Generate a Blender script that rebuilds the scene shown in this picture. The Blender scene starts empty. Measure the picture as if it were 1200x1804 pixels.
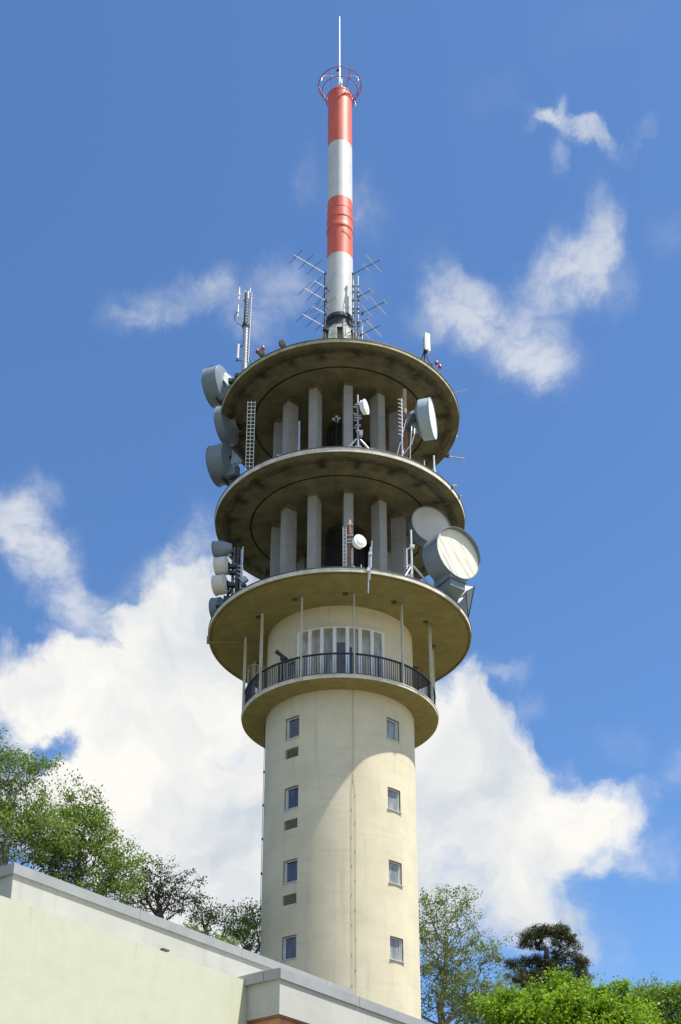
import bpy, math, random
import numpy as np
from math import sin, cos, tan, radians, degrees, pi, sqrt, atan2, asin
from mathutils import Vector, Matrix

# ------------------------------------------------------------------ camera
C = bpy.context.scene.collection
S = bpy.context.scene
F = 2262.0            # focal length in photo pixels (photo 1200 x 1804)
TH = radians(22.358)  # pitch
CX, CY = 599.0, 1418.0
CD = 52.5             # camera is 52.5 m in front of the tower axis (origin); z=0 is eye level
GZ = -1.6
cam = bpy.data.cameras.new('camera'); co = bpy.data.objects.new('camera', cam); C.objects.link(co)
co.location = (0, -CD, 0); co.rotation_euler = (radians(90) + TH, 0, 0)
cam.sensor_fit = 'VERTICAL'; cam.sensor_height = 24; cam.sensor_width = 16
cam.lens = 24 * F / 1804; cam.shift_x = (600 - CX) / 1804; cam.shift_y = (CY - 902) / 1804
cam.clip_start = .1; cam.clip_end = 5000
S.camera = co

# ------------------------------------------------------------------ light and exposure
SUN_AZ, SUN_EL = 68.0, 65.5      # azimuth from 'towards the camera' to the right
sd = Vector((sin(radians(SUN_AZ)) * cos(radians(SUN_EL)), -cos(radians(SUN_AZ)) * cos(radians(SUN_EL)), sin(radians(SUN_EL))))
sun = bpy.data.lights.new('sun', 'SUN'); so = bpy.data.objects.new('sun', sun); C.objects.link(so)
sun.energy = 4.9; sun.angle = radians(.53); sun.color = (1, .955, .86)
so.rotation_euler = sd.to_track_quat('Z', 'Y').to_euler(); so.location = (30, -20, 90)
S.view_settings.view_transform = 'Standard'; S.view_settings.look = 'None'
S.view_settings.exposure = 0.50; S.view_settings.gamma = 1

def ray(px, py):
    a = (px - CX) / F; b = (CY - py) / F
    return Vector((a, cos(TH) - b * sin(TH), sin(TH) + b * cos(TH)))
def azel(px, py):
    d = ray(px, py).normalized()
    return atan2(d.x, d.y), asin(d.z)

# ------------------------------------------------------------------ world: sky and clouds
SKY_STR = .1
W = bpy.data.worlds.new('World'); S.world = W; W.use_nodes = True
nt = W.node_tree; nt.nodes.clear(); N = nt.nodes; L = nt.links
def nd(tree, t, **k):
    n = tree.nodes.new(t)
    for a, v in k.items(): setattr(n, a, v)
    return n
def mth(tree, op, a, b=None, clamp=False):
    n = tree.nodes.new('ShaderNodeMath'); n.operation = op; n.use_clamp = clamp
    for i, v in enumerate((a, b)):
        if v is None: continue
        if isinstance(v, (int, float)): n.inputs[i].default_value = v
        else: tree.links.new(v, n.inputs[i])
    return n.outputs[0]
def ramp(tree, fac, stops, interp='LINEAR'):
    n = tree.nodes.new('ShaderNodeValToRGB'); n.color_ramp.interpolation = interp
    e = n.color_ramp.elements
    while len(e) < len(stops): e.new(.5)
    for i, (p, c) in enumerate(stops):
        e[i].position = p; e[i].color = (*c, 1) if len(c) == 3 else c
    tree.links.new(fac, n.inputs[0]); return n.outputs[0]
def smooth(tree, v, lo, hi, a=0., b=1.):
    n = tree.nodes.new('ShaderNodeMapRange'); n.interpolation_type = 'SMOOTHSTEP'
    tree.links.new(v, n.inputs['Value'])
    for k, x in (('From Min', lo), ('From Max', hi), ('To Min', a), ('To Max', b)): n.inputs[k].default_value = x
    return n.outputs['Result']
sky = nd(nt, 'ShaderNodeTexSky', sky_type='NISHITA', sun_disc=False)
sky.sun_elevation = radians(SUN_EL); sky.sun_rotation = atan2(sd.x, sd.y); sky.altitude = 400
sky.air_density = 1.0; sky.dust_density = .6; sky.ozone_density = 2.2
tc = nd(nt, 'ShaderNodeTexCoord')
sep = nd(nt, 'ShaderNodeSeparateXYZ'); L.new(tc.outputs['Generated'], sep.inputs[0])
az = mth(nt, 'ARCTAN2', sep.outputs[0], sep.outputs[1]); el = mth(nt, 'ARCSINE', sep.outputs[2])
ae = nd(nt, 'ShaderNodeCombineXYZ'); L.new(az, ae.inputs[0]); L.new(el, ae.inputs[1])
def noise(tree, vec, scale, detail, rough, dist=0., out='Fac'):
    n = tree.nodes.new('ShaderNodeTexNoise'); tree.links.new(vec, n.inputs['Vector'])
    n.inputs['Scale'].default_value = scale; n.inputs['Detail'].default_value = detail
    n.inputs['Roughness'].default_value = rough; n.inputs['Distortion'].default_value = dist
    return n.outputs[out]
def warp(vec, scale, detail, amt, rough=.6):
    c = noise(nt, vec, scale, detail, rough, 0, 'Color')
    s = nd(nt, 'ShaderNodeVectorMath', operation='SUBTRACT'); L.new(c, s.inputs[0]); s.inputs[1].default_value = (.5, .5, .5)
    m = nd(nt, 'ShaderNodeVectorMath', operation='MULTIPLY'); L.new(s.outputs[0], m.inputs[0]); m.inputs[1].default_value = (amt, amt, 0)
    a = nd(nt, 'ShaderNodeVectorMath', operation='ADD'); L.new(vec, a.inputs[0]); L.new(m.outputs[0], a.inputs[1])
    return a.outputs[0]
aev = ae.outputs[0]
w_big = warp(warp(aev, 7, 3, .10), 26, 6, .055, .65)
w_wisp = warp(warp(aev, 9, 3, .06), 40, 6, .030, .7)
PXR = 1 / 2262.
def blob(vec, px, py, rx, ry, rot, wt):
    a, e = azel(px, py)
    m = nd(nt, 'ShaderNodeMapping', vector_type='TEXTURE'); L.new(vec, m.inputs[0])
    m.inputs['Location'].default_value = (a, e, 0); m.inputs['Rotation'].default_value = (0, 0, radians(rot))
    m.inputs['Scale'].default_value = (rx * PXR / max(.3, cos(e)) * .98, ry * PXR, 1)
    l = nd(nt, 'ShaderNodeVectorMath', operation='LENGTH'); L.new(m.outputs[0], l.inputs[0])
    return smooth(nt, l.outputs['Value'], 1.0, .15, 0, wt)
def blobs(vec, lst):
    acc = None
    for b in lst:
        o = blob(vec, *b)
        acc = o if acc is None else mth(nt, 'ADD', acc, o)
    return acc
cumulus = [  # px, py, rx, ry, rotation, weight
 (60,1210,190,120,-15,1.1), (150,1130,100,70,-30,.5),
 (330,1080,170,140,10,1.2), (350,1000,90,80,20,.8), (230,1060,70,60,0,.5), (430,1120,120,160,0,1.0),
 (300,1280,330,200,0,1.6), (120,1420,260,170,0,1.5), (400,1480,330,220,0,1.7), (250,1180,200,120,0,.9),
 (560,1300,250,250,0,1.2), (800,1330,170,170,-15,1.5), (900,1400,190,170,-20,1.5), (1010,1440,150,110,-10,1.2), (830,1230,90,75,-25,.8),
 (700,1450,240,240,0,1.4), (930,1530,170,130,-10,1.1), (960,1630,150,100,-20,.75), (1100,1400,100,70,15,.7),
 (760,1620,160,110,0,.9), (1140,1480,70,90,0,.3), (430,1640,300,150,0,1.2),
]
wisps = [
 (880,590,165,95,-25,.75), (800,525,105,80,-25,.65), (960,625,100,85,-15,.5), (765,585,85,65,0,.5), (920,650,90,60,0,.4), (960,480,105,70,30,.75), (1040,450,85,65,25,.65),
 (1070,390,55,90,-15,.8), (1010,510,100,70,30,.6), (1085,480,55,75,-30,.45), (1000,218,95,26,-22,.75), (955,200,60,20,10,.45), (985,275,26,50,-20,.5), (1060,245,60,28,-30,.55), (990,180,24,30,0,.45), (1130,235,50,20,25,.3),
 (310,535,150,45,12,.6), (235,570,90,30,15,.45), (420,560,120,60,-15,.5), (500,520,100,80,20,.55), (385,490,60,40,10,.35), (540,300,50,70,40,.28), (630,340,70,80,0,.30), (650,400,60,90,0,.22),
 (900,1175,60,28,-10,.5), (840,1170,70,40,0,.5), (930,1230,60,40,-30,.4), (1090,1300,60,60,30,.25), (1180,1340,70,60,20,.5), (1150,1500,80,70,30,.35), (1190,400,60,60,0,.22), (1050,40,140,60,0,.14), (860,160,80,60,0,.15),
 (350,955,90,70,35,.75), (60,880,60,70,20,.5), (20,930,90,80,-30,.9), (90,1010,120,80,-30,1.0), (170,1100,100,90,-20,.9), (280,1010,100,70,30,.85), (1060,1680,60,120,-20,.35),
 (640,560,60,90,0,.2)]
dc = blobs(w_big, cumulus)
fb = noise(nt, aev, 17, 9, .62, .2)
dc2 = mth(nt, 'ADD', mth(nt, 'MINIMUM', mth(nt, 'MULTIPLY', dc, .9), 1.65), mth(nt, 'MULTIPLY', mth(nt, 'SUBTRACT', fb, .5), mth(nt, 'MULTIPLY_ADD' if False else 'ADD', .25, smooth(nt, dc, .05, .7, 0, 1.6))))
holes = blobs(w_big, [(115,1300,85,60,25,1.2), (400,1290,80,50,20,.45), (60,1340,60,40,0,.4), (205,1120,40,55,0,.4), (20,1070,80,38,-20,.8), (870,1760,330,90,0,.8), (215,1010,45,70,0,.6), (960,1270,60,40,-35,.3)])
dc3 = mth(nt, 'SUBTRACT', dc2, holes)
a_c = smooth(nt, dc3, .02, 1.22)
dw = blobs(w_wisp, wisps)
mp = nd(nt, 'ShaderNodeMapping'); L.new(aev, mp.inputs[0]); mp.inputs['Rotation'].default_value = (0, 0, radians(-35)); mp.inputs['Scale'].default_value = (1, 1.8, 1)
fw = noise(nt, mp.outputs[0], 26, 9, .66, .5)
dw2 = mth(nt, 'MULTIPLY', dw, smooth(nt, fw, .15, .75, .28, 1))
a_w = smooth(nt, dw2, -.02, 1.10, 0, .64)
# unseen cumulus added beside, above and behind the viewer to whiten the fill light
gen = tc.outputs['Generated']
fill_clouds = smooth(nt, noise(nt, gen, 2.6, 7, .6, .3), .45, .62, 0, .82)
away = mth(nt, 'MAXIMUM', smooth(nt, mth(nt, 'ABSOLUTE', az), .42, .85), smooth(nt, el, 1.05, 1.25))
alpha = mth(nt, 'MAXIMUM', mth(nt, 'MAXIMUM', a_c, a_w), mth(nt, 'MULTIPLY', fill_clouds, away))
shade = mth(nt, 'MULTIPLY_ADD' if False else 'MULTIPLY', noise(nt, w_big, 6, 5, .55), 1.0)
ccol = ramp(nt, shade, [(.36, (.58, .64, .71)), (.48, (.78, .80, .81)), (.60, (.96, .94, .89))])
cs = nd(nt, 'ShaderNodeVectorMath', operation='SCALE'); L.new(ccol, cs.inputs[0]); cs.inputs['Scale'].default_value = .735 / SKY_STR
# hue trim of the sky
hs = nd(nt, 'ShaderNodeVectorMath', operation='MULTIPLY'); L.new(sky.outputs[0], hs.inputs[0]); hs.inputs[1].default_value = (.775, 1.05, 1.31)
mix = nd(nt, 'ShaderNodeMix', data_type='RGBA'); L.new(alpha, mix.inputs['Factor']); L.new(hs.outputs[0], mix.inputs['A']); L.new(cs.outputs[0], mix.inputs['B'])
bg = nd(nt, 'ShaderNodeBackground'); bg.inputs['Strength'].default_value = SKY_STR; L.new(mix.outputs['Result'], bg.inputs[0])
wo = nd(nt, 'ShaderNodeOutputWorld'); L.new(bg.outputs[0], wo.inputs[0])
W.cycles.sampling_method = 'MANUAL'; W.cycles.sample_map_resolution = 512

# ------------------------------------------------------------------ helpers: points
def proj(p):
    x, y, z = p[0], p[1] + CD, p[2]
    d = y * cos(TH) + z * sin(TH); v = -y * sin(TH) + z * cos(TH)
    return CX + F * x / d, CY - F * v / d
def at_y(px, py, y):
    r = ray(px, py); t = (y + CD) / r.y
    return Vector((r.x * t, y, r.z * t))
def at_plane(px, py, p0, n):
    r = ray(px, py); o = Vector((0, -CD, 0)); t = (Vector(p0) - o).dot(n) / r.dot(n)
    return o + r * t
def zfor(py, y):
    t = (CY - py) / F; Y = y + CD
    return Y * (t * cos(TH) + sin(TH)) / (cos(TH) - t * sin(TH))
def col(px, r, z, back=False):
    lo, hi = (-1.57, 1.57)
    for _ in range(50):
        m = (lo + hi) / 2; y = -r * cos(m) * (-1 if back else 1)
        if proj((r * sin(m), y, z))[0] < px: lo = m
        else: hi = m
    return Vector((r * sin(m), y, z))
def pol(r, a, z): return Vector((r * sin(a), -r * cos(a), z))     # angle from 'towards the camera', + = right

# ------------------------------------------------------------------ helpers: materials
def mat(name, col, rough=.7, metal=0., var=.12, vscale=1.5, bump=0., bscale=20, build=None, spec=.5, col2=None, coat=0.):
    m = bpy.data.materials.new(name); m.use_nodes = True; t = m.node_tree
    b = t.nodes['Principled BSDF']; b.inputs['Roughness'].default_value = rough; b.inputs['Metallic'].default_value = metal
    b.inputs['Specular IOR Level'].default_value = spec; b.inputs['Coat Weight'].default_value = coat
    tcn = t.nodes.new('ShaderNodeTexCoord'); ob = tcn.outputs['Object']
    n = noise(t, ob, vscale, 6, .6)
    c2 = col2 or tuple(c * (1 - var * 2) for c in col); c1 = tuple(min(1, c * (1 + var * .6)) for c in col)
    c = ramp(t, n, [(.32, c2), (.62, c1)])
    if build: c = build(t, ob, c)
    t.links.new(c, b.inputs['Base Color'])
    if bump:
        bn = t.nodes.new('ShaderNodeBump'); bn.inputs['Strength'].default_value = bump; bn.inputs['Distance'].default_value = .02
        t.links.new(noise(t, ob, bscale, 5, .6), bn.inputs['Height']); t.links.new(bn.outputs[0], b.inputs['Normal'])
    return m
def mixc(t, fac, a, b, mode='MIX'):
    n = t.nodes.new('ShaderNodeMix'); n.data_type = 'RGBA'; n.blend_type = mode
    if isinstance(fac, (int, float)): n.inputs['Factor'].default_value = fac
    else: t.links.new(fac, n.inputs['Factor'])
    for k, v in (('A', a), ('B', b)):
        if isinstance(v, tuple): n.inputs[k].default_value = (*v, 1)
        else: t.links.new(v, n.inputs[k])
    return n.outputs['Result']
def stretched(t, ob, s):
    m = t.nodes.new('ShaderNodeMapping'); t.links.new(ob, m.inputs[0]); m.inputs['Scale'].default_value = s; return m.outputs[0]
def render_wall(dirt, k=.35, blot=.35):
    def f(t, ob, c):
        st = noise(t, stretched(t, ob, (2.2, 2.2, .16)), 1.6, 6, .65)
        c = mixc(t, smooth(t, st, .52, .78, 0, k), c, dirt)
        ho = noise(t, stretched(t, ob, (.35, .35, 3.0)), 1.3, 5, .6)      # faint horizontal lift bands
        c = mixc(t, smooth(t, ho, .5, .75, 0, k * .6), c, dirt)
        bl = noise(t, ob, .9, 7, .7)
        return mixc(t, smooth(t, bl, .60, .78, 0, blot), c, dirt)
    return f
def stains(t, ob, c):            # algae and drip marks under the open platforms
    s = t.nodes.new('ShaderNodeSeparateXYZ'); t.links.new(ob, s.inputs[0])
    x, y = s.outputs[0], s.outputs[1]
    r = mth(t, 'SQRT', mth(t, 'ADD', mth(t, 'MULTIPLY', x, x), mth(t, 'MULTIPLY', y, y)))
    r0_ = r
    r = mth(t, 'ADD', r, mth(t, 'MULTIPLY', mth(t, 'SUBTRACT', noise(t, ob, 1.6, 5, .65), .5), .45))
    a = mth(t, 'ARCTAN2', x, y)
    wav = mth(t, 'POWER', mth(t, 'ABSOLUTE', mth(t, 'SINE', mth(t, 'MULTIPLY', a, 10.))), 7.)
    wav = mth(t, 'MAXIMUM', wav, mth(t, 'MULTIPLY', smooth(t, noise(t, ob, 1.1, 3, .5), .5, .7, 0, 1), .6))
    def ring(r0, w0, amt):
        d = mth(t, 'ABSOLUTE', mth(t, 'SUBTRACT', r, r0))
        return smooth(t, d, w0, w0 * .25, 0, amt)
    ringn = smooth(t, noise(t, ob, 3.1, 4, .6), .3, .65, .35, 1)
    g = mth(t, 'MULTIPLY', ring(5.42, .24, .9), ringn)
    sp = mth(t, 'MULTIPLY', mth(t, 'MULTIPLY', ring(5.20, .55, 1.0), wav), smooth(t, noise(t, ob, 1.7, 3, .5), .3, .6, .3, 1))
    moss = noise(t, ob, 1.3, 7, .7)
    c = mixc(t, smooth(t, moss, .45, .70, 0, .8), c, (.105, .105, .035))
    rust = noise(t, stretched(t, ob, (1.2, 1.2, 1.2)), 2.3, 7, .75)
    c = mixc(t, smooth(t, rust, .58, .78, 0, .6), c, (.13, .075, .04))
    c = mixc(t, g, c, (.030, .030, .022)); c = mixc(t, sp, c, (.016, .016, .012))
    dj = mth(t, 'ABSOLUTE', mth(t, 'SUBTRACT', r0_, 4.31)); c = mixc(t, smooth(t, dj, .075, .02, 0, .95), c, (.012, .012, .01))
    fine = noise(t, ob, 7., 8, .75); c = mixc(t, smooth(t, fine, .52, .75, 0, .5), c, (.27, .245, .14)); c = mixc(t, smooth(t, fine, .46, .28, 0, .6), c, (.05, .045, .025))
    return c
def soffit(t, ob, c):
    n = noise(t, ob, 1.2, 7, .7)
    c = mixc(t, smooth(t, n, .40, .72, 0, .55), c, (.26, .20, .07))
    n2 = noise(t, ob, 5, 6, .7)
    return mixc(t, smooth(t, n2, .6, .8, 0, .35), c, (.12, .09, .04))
M = {}
M['stucco'] = mat('cream_render', (.735, .655, .47), .9, var=.05, vscale=.7, bump=.35, bscale=35, build=render_wall((.50, .44, .31), .5, .5))
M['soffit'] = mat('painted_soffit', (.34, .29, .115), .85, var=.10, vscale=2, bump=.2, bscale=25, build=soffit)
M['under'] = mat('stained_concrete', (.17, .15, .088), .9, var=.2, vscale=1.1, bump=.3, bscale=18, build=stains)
M['rim'] = mat('rim_concrete', (.76, .72, .60), .85, var=.14, vscale=3, bump=.15, build=render_wall((.25, .22, .15), .35, .4))
M['rim_old'] = mat('weathered_rim', (.52, .47, .30), .85, var=.2, vscale=3, bump=.2, build=render_wall((.16, .14, .07), .5, .5))
M['deck'] = mat('bright_gravel_deck', (.30, .28, .23), .95, var=.15, vscale=6)
M['flash'] = mat('roof_flashing', (.10, .09, .085), .5, .3)
M['column'] = mat('column_concrete', (.38, .37, .345), .85, var=.06, vscale=2, bump=.3, bscale=30, build=render_wall((.24, .24, .22), .3, .2))
M['dark'] = mat('dark_interior', (.01, .01, .01), .9)
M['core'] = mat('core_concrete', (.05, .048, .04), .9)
M['post'] = mat('post_paint', (.62, .60, .48), .6, var=.1)
M['rail'] = mat('railing_paint', (.040, .043, .052), .45, .2)
M['frame'] = mat('window_frame', (.62, .65, .66), .4, var=.05)
M['bayframe'] = mat('bay_frame', (.86, .87, .86), .35, var=.03)
M['reveal'] = mat('reveal', (.30, .27, .22), .85)
M['curtain'] = mat('curtain', (.50, .46, .36), .9, var=.08, vscale=3)
M['steel'] = mat('galvanised_steel', (.42, .44, .45), .45, .6, var=.15, vscale=6)
M['wire'] = mat('weathered_wire', (.34, .30, .21), .7)
M['steel_dark'] = mat('dark_steel', (.06, .065, .07), .5, .4, var=.2, vscale=4)
M['alu'] = mat('aluminium', (.80, .80, .78), .35, .5, var=.06)
M['white_paint'] = mat('white_paint', (.80, .79, .74), .4, var=.06, vscale=3)
M['dish_blue'] = mat('blue_grey_shroud', (.215, .265, .305), .5, .1, var=.07, vscale=1.6, bump=.06, bscale=6, build=render_wall((.11, .13, .13), .3, .2))
M['dish_light'] = mat('pale_blue_shroud', (.36, .45, .52), .5, .1, var=.05, vscale=2, build=render_wall((.30, .35, .36), .25, .2))
M['dish_cream'] = mat('cream_drum', (.72, .70, .63), .5, var=.06, vscale=3, build=render_wall((.36, .32, .24), .35, .25))
M['radome_white'] = mat('white_radome', (.90, .90, .88), .45, var=.03, vscale=3)
M['radome_grey'] = mat('dull_radome', (.62, .60, .53), .6, var=.05, vscale=1.5, build=render_wall((.48, .44, .36), .35, .2))
M['brown'] = mat('brown_tube', (.23, .115, .075), .6, var=.15, vscale=5)
M['ochre'] = mat('ochre_tube', (.48, .37, .19), .6, var=.12, vscale=4)
M['vent_grey'] = mat('vent_paint', (.40, .37, .30), .7, var=.15, vscale=5)
M['brown_dark'] = mat('weathered_brown', (.10, .085, .055), .7)
M['red_lens'] = mat('red_lens', (.40, .02, .04), .45)
M['red_metal'] = mat('red_metal', (.50, .07, .07), .5, var=.15)
M['cable'] = mat('cable', (.02, .02, .02), .6)
M['cap_metal'] = mat('zinc_coping', (.37, .375, .365), .55, .2, var=.06, vscale=1.3, build=render_wall((.30, .30, .29), .3, .2))
M['greywall'] = mat('pale_grey_render', (.49, .485, .44), .9, var=.05, vscale=.8, bump=.1, bscale=30, build=render_wall((.36, .35, .33), .6, .7))
M['brick'] = mat('orange_facing', (.52, .23, .11), .8, var=.12, vscale=4, bump=.3)

def green_extra(t, ob, c):
    c = render_wall((.50, .50, .37), .35, .25)(t, ob, c)
    s = t.nodes.new('ShaderNodeSeparateXYZ'); t.links.new(ob, s.inputs[0])
    # rusty runs starting at the top edge
    n = noise(t, stretched(t, ob, (5, 5, .05)), 1.0, 4, .6)
    top = smooth(t, mth(t, 'ADD', s.outputs[2], mth(t, 'MULTIPLY', noise(t, stretched(t, ob, (6, 6, .3)), 1, 3, .5), .8)), GREEN_TOP - .35, GREEN_TOP + .35, 0, 1)
    return mixc(t, mth(t, 'MULTIPLY', smooth(t, n, .62, .74, 0, .4), top), c, (.42, .33, .22))
def glass(name, col, rough=.06, col2=None):
    m = bpy.data.materials.new(name); m.use_nodes = True; t = m.node_tree; b = t.nodes['Principled BSDF']
    b.inputs['Base Color'].default_value = (*col, 1); b.inputs['Roughness'].default_value = rough; b.inputs['IOR'].default_value = 1.52
    b.inputs['Specular IOR Level'].default_value = .8
    tcn = t.nodes.new('ShaderNodeTexCoord'); bn = t.nodes.new('ShaderNodeBump'); bn.inputs['Strength'].default_value = .04
    if col2: t.links.new(ramp(t, noise(t, stretched(t, tcn.outputs['Object'], (2.4, 2.4, .8)), 1.3, 4, .6), [(.40, col), (.62, col2)]), b.inputs['Base Color'])
    t.links.new(noise(t, tcn.outputs['Object'], 1.5, 2, .5), bn.inputs['Height']); t.links.new(bn.outputs[0], b.inputs['Normal'])
    return m
M['glass_dark'] = glass('blue_dark_glass', (.010, .018, .060), .05, (.05, .075, .12))
M['glass_light'] = glass('curtained_glass', (.20, .205, .19), .12, (.34, .34, .31))
M['glass_bay'] = glass('bay_glass', (.24, .22, .18), .1, (.42, .38, .30))  # beige of the mirrored ceiling put into the pane colour
M['glass_door'] = glass('door_glass', (.02, .028, .055), .08)
# mast paint: red and white bands by height
def bands(t, ob, c):
    s = t.nodes.new('ShaderNodeSeparateXYZ'); t.links.new(ob, s.inputs[0])
    wob = mth(t, 'MULTIPLY', mth(t, 'SUBTRACT', noise(t, ob, 4, 2, .5), .5), .03)
    z = mth(t, 'ADD', s.outputs[2], wob)
    r1 = mth(t, 'GREATER_THAN', z, 61.24 - GZ); r2 = mth(t, 'MULTIPLY', mth(t, 'GREATER_THAN', z, 53.05 - GZ), mth(t, 'LESS_THAN', z, 57.09 - GZ))
    red = mth(t, 'MAXIMUM', r1, r2)
    n = noise(t, stretched(t, ob, (3, 3, .4)), 1.2, 6, .65)
    rc = ramp(t, n, [(.3, (.60, .10, .055)), (.65, (.82, .155, .085))])
    c = mixc(t, red, c, rc)
    st = noise(t, stretched(t, ob, (7, 7, .3)), 1.5, 6, .65)
    return mixc(t, smooth(t, st, .58, .75, 0, .3), c, (.36, .33, .28))
M['mast'] = mat('banded_mast_paint', (.64, .65, .62), .48, .0, var=.05, vscale=1.5, build=bands)

# ------------------------------------------------------------------ helpers: meshes
def frame_of(a):
    a = Vector(a).normalized(); u = a.cross(Vector((0, 0, 1)))
    if u.length < 1e-4: u = Vector((1, 0, 0))
    u.normalize(); return u, u.cross(a).normalized(), a
class MB:
    def __init__(s): s.v = []; s.f = []; s.m = []; s.s = []
    def add(s, vs, fs, mi=0, sm=False):
        o = len(s.v); s.v += [tuple(v) for v in vs]
        for f in fs: s.f.append([o + i for i in f]); s.m.append(mi); s.s.append(sm)
    def box(s, c, size, ax=None, mi=0):
        c = Vector(c); X, Y, Z = ax or (Vector((1, 0, 0)), Vector((0, 1, 0)), Vector((0, 0, 1)))
        hx, hy, hz = size[0] / 2, size[1] / 2, size[2] / 2
        vs = [c + X * (i * hx) + Y * (j * hy) + Z * (k * hz) for i in (-1, 1) for j in (-1, 1) for k in (-1, 1)]
        s.add(vs, [(0, 1, 3, 2), (4, 6, 7, 5), (0, 4, 5, 1), (2, 3, 7, 6), (0, 2, 6, 4), (1, 5, 7, 3)], mi)
        return s
    def hexa(s, vs, mi=0):
        s.add(vs, [(0, 1, 3, 2), (4, 6, 7, 5), (0, 4, 5, 1), (2, 3, 7, 6), (0, 2, 6, 4), (1, 5, 7, 3)], mi); return s
    def tube(s, p, q, r, r2=None, n=8, mi=0, caps=True):
        p, q = Vector(p), Vector(q); r2 = r if r2 is None else r2
        if (q - p).length < 1e-6: return s
        u, w, a = frame_of(q - p); vs = []
        for c, rr in ((p, r), (q, r2)):
            for i in range(n):
                t = 2 * pi * i / n; vs.append(c + u * (rr * cos(t)) + w * (rr * sin(t)))
        s.add(vs, [(i, (i + 1) % n, n + (i + 1) % n, n + i) for i in range(n)], mi, n > 5)
        if caps:
            s.add(vs[:n], [tuple(range(n))[::-1]], mi); s.add(vs[n:], [tuple(range(n))], mi)
        return s
    def path(s, pts, r, n=6, mi=0):
        for a, b in zip(pts[:-1], pts[1:]): s.tube(a, b, r, n=n, mi=mi)
        return s
    def lathe(s, o, a, prof, n=48, mis=None, sm=True, a0=0, a1=2 * pi):
        """prof: list of (r, h) along axis a from o"""
        o = Vector(o); u, w, a = frame_of(a)
        closed = abs(a1 - a0 - 2 * pi) < 1e-6; k = n if closed else n + 1
        for j in range(len(prof) - 1):
            vs = []
            for (r, h) in (prof[j], prof[j + 1]):
                for i in range(k):
                    t = a0 + (a1 - a0) * i / n; vs.append(o + a * h + u * (r * cos(t)) + w * (r * sin(t)))
            fs = [(i, (i + 1) % k, k + (i + 1) % k, k + i) for i in range(n)]
            s.add(vs, fs, mis[j] if mis else 0, sm)
        return s
    def torus(s, o, a, R, r, n=40, m=6, mi=0, a0=0, a1=2 * pi):
        o = Vector(o); u, w, a = frame_of(a)
        pts = [o + u * (R * cos(a0 + (a1 - a0) * i / n)) + w * (R * sin(a0 + (a1 - a0) * i / n)) for i in range(n + 1)]
        return s.path(pts, r, n=m, mi=mi)
    def build(s, name, mats, parent=None):
        me = bpy.data.meshes.new(name)
        off = Vector((0, 0, 0)); p = parent
        while p is not None: off += p.location; p = p.parent
        me.from_pydata([(x - off.x, y - off.y, z - off.z) for x, y, z in s.v], [], s.f)
        ms = mats if isinstance(mats, (list, tuple)) else [mats]
        for m in ms: me.materials.append(M[m] if isinstance(m, str) else m)
        me.polygons.foreach_set('material_index', s.m); me.polygons.foreach_set('use_smooth', s.s); me.update()
        o = bpy.data.objects.new(name, me); C.objects.link(o)
        if parent: o.parent = parent
        return o
def thing(name, label, cat, loc=(0, 0, 0), group=None):
    o = bpy.data.objects.new(name, None); C.objects.link(o); o.location = loc; o.empty_display_size = .3
    o['label'] = label; o['category'] = cat
    if group: o['group'] = group
    return o
UP = Vector((0, 0, 1))

# ------------------------------------------------------------------ ground
def hill(x, y):
    d = y + CD
    t = min(1, max(0, (d - 28) / 22)); t = t * t * (3 - 2 * t)
    return GZ + 6.0 * t + max(0, min(1, (d - 60) / 300)) * 14 + .5 * sin(x * .05) * t
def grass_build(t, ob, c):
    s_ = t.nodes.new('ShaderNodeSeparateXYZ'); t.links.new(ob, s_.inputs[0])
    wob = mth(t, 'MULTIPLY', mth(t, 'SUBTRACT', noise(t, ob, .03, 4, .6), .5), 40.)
    # added split of unseen ground, dark left and pale right, to steer bounce light
    bounce_split = smooth(t, mth(t, 'ADD', mth(t, 'SUBTRACT', s_.outputs[0], mth(t, 'MULTIPLY', s_.outputs[1], .35)), wob), -8., 34., 0, 1)
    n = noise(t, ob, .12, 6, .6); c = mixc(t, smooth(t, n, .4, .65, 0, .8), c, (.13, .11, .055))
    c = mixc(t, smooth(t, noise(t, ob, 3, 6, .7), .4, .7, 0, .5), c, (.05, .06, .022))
    return mixc(t, bounce_split, mixc(t, .62, c, (.018, .020, .009)), mixc(t, .55, c, (.30, .26, .18)))
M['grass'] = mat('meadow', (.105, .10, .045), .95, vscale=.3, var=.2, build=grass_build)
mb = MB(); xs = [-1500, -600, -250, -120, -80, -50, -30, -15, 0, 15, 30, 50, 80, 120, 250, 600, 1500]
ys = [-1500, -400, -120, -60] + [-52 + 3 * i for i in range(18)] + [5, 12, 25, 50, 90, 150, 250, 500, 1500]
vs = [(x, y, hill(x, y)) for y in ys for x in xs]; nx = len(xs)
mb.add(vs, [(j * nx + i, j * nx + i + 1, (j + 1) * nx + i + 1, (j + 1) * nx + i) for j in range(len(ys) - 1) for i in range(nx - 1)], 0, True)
g = mb.build('ground', 'grass'); g['kind'] = 'structure'

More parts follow.
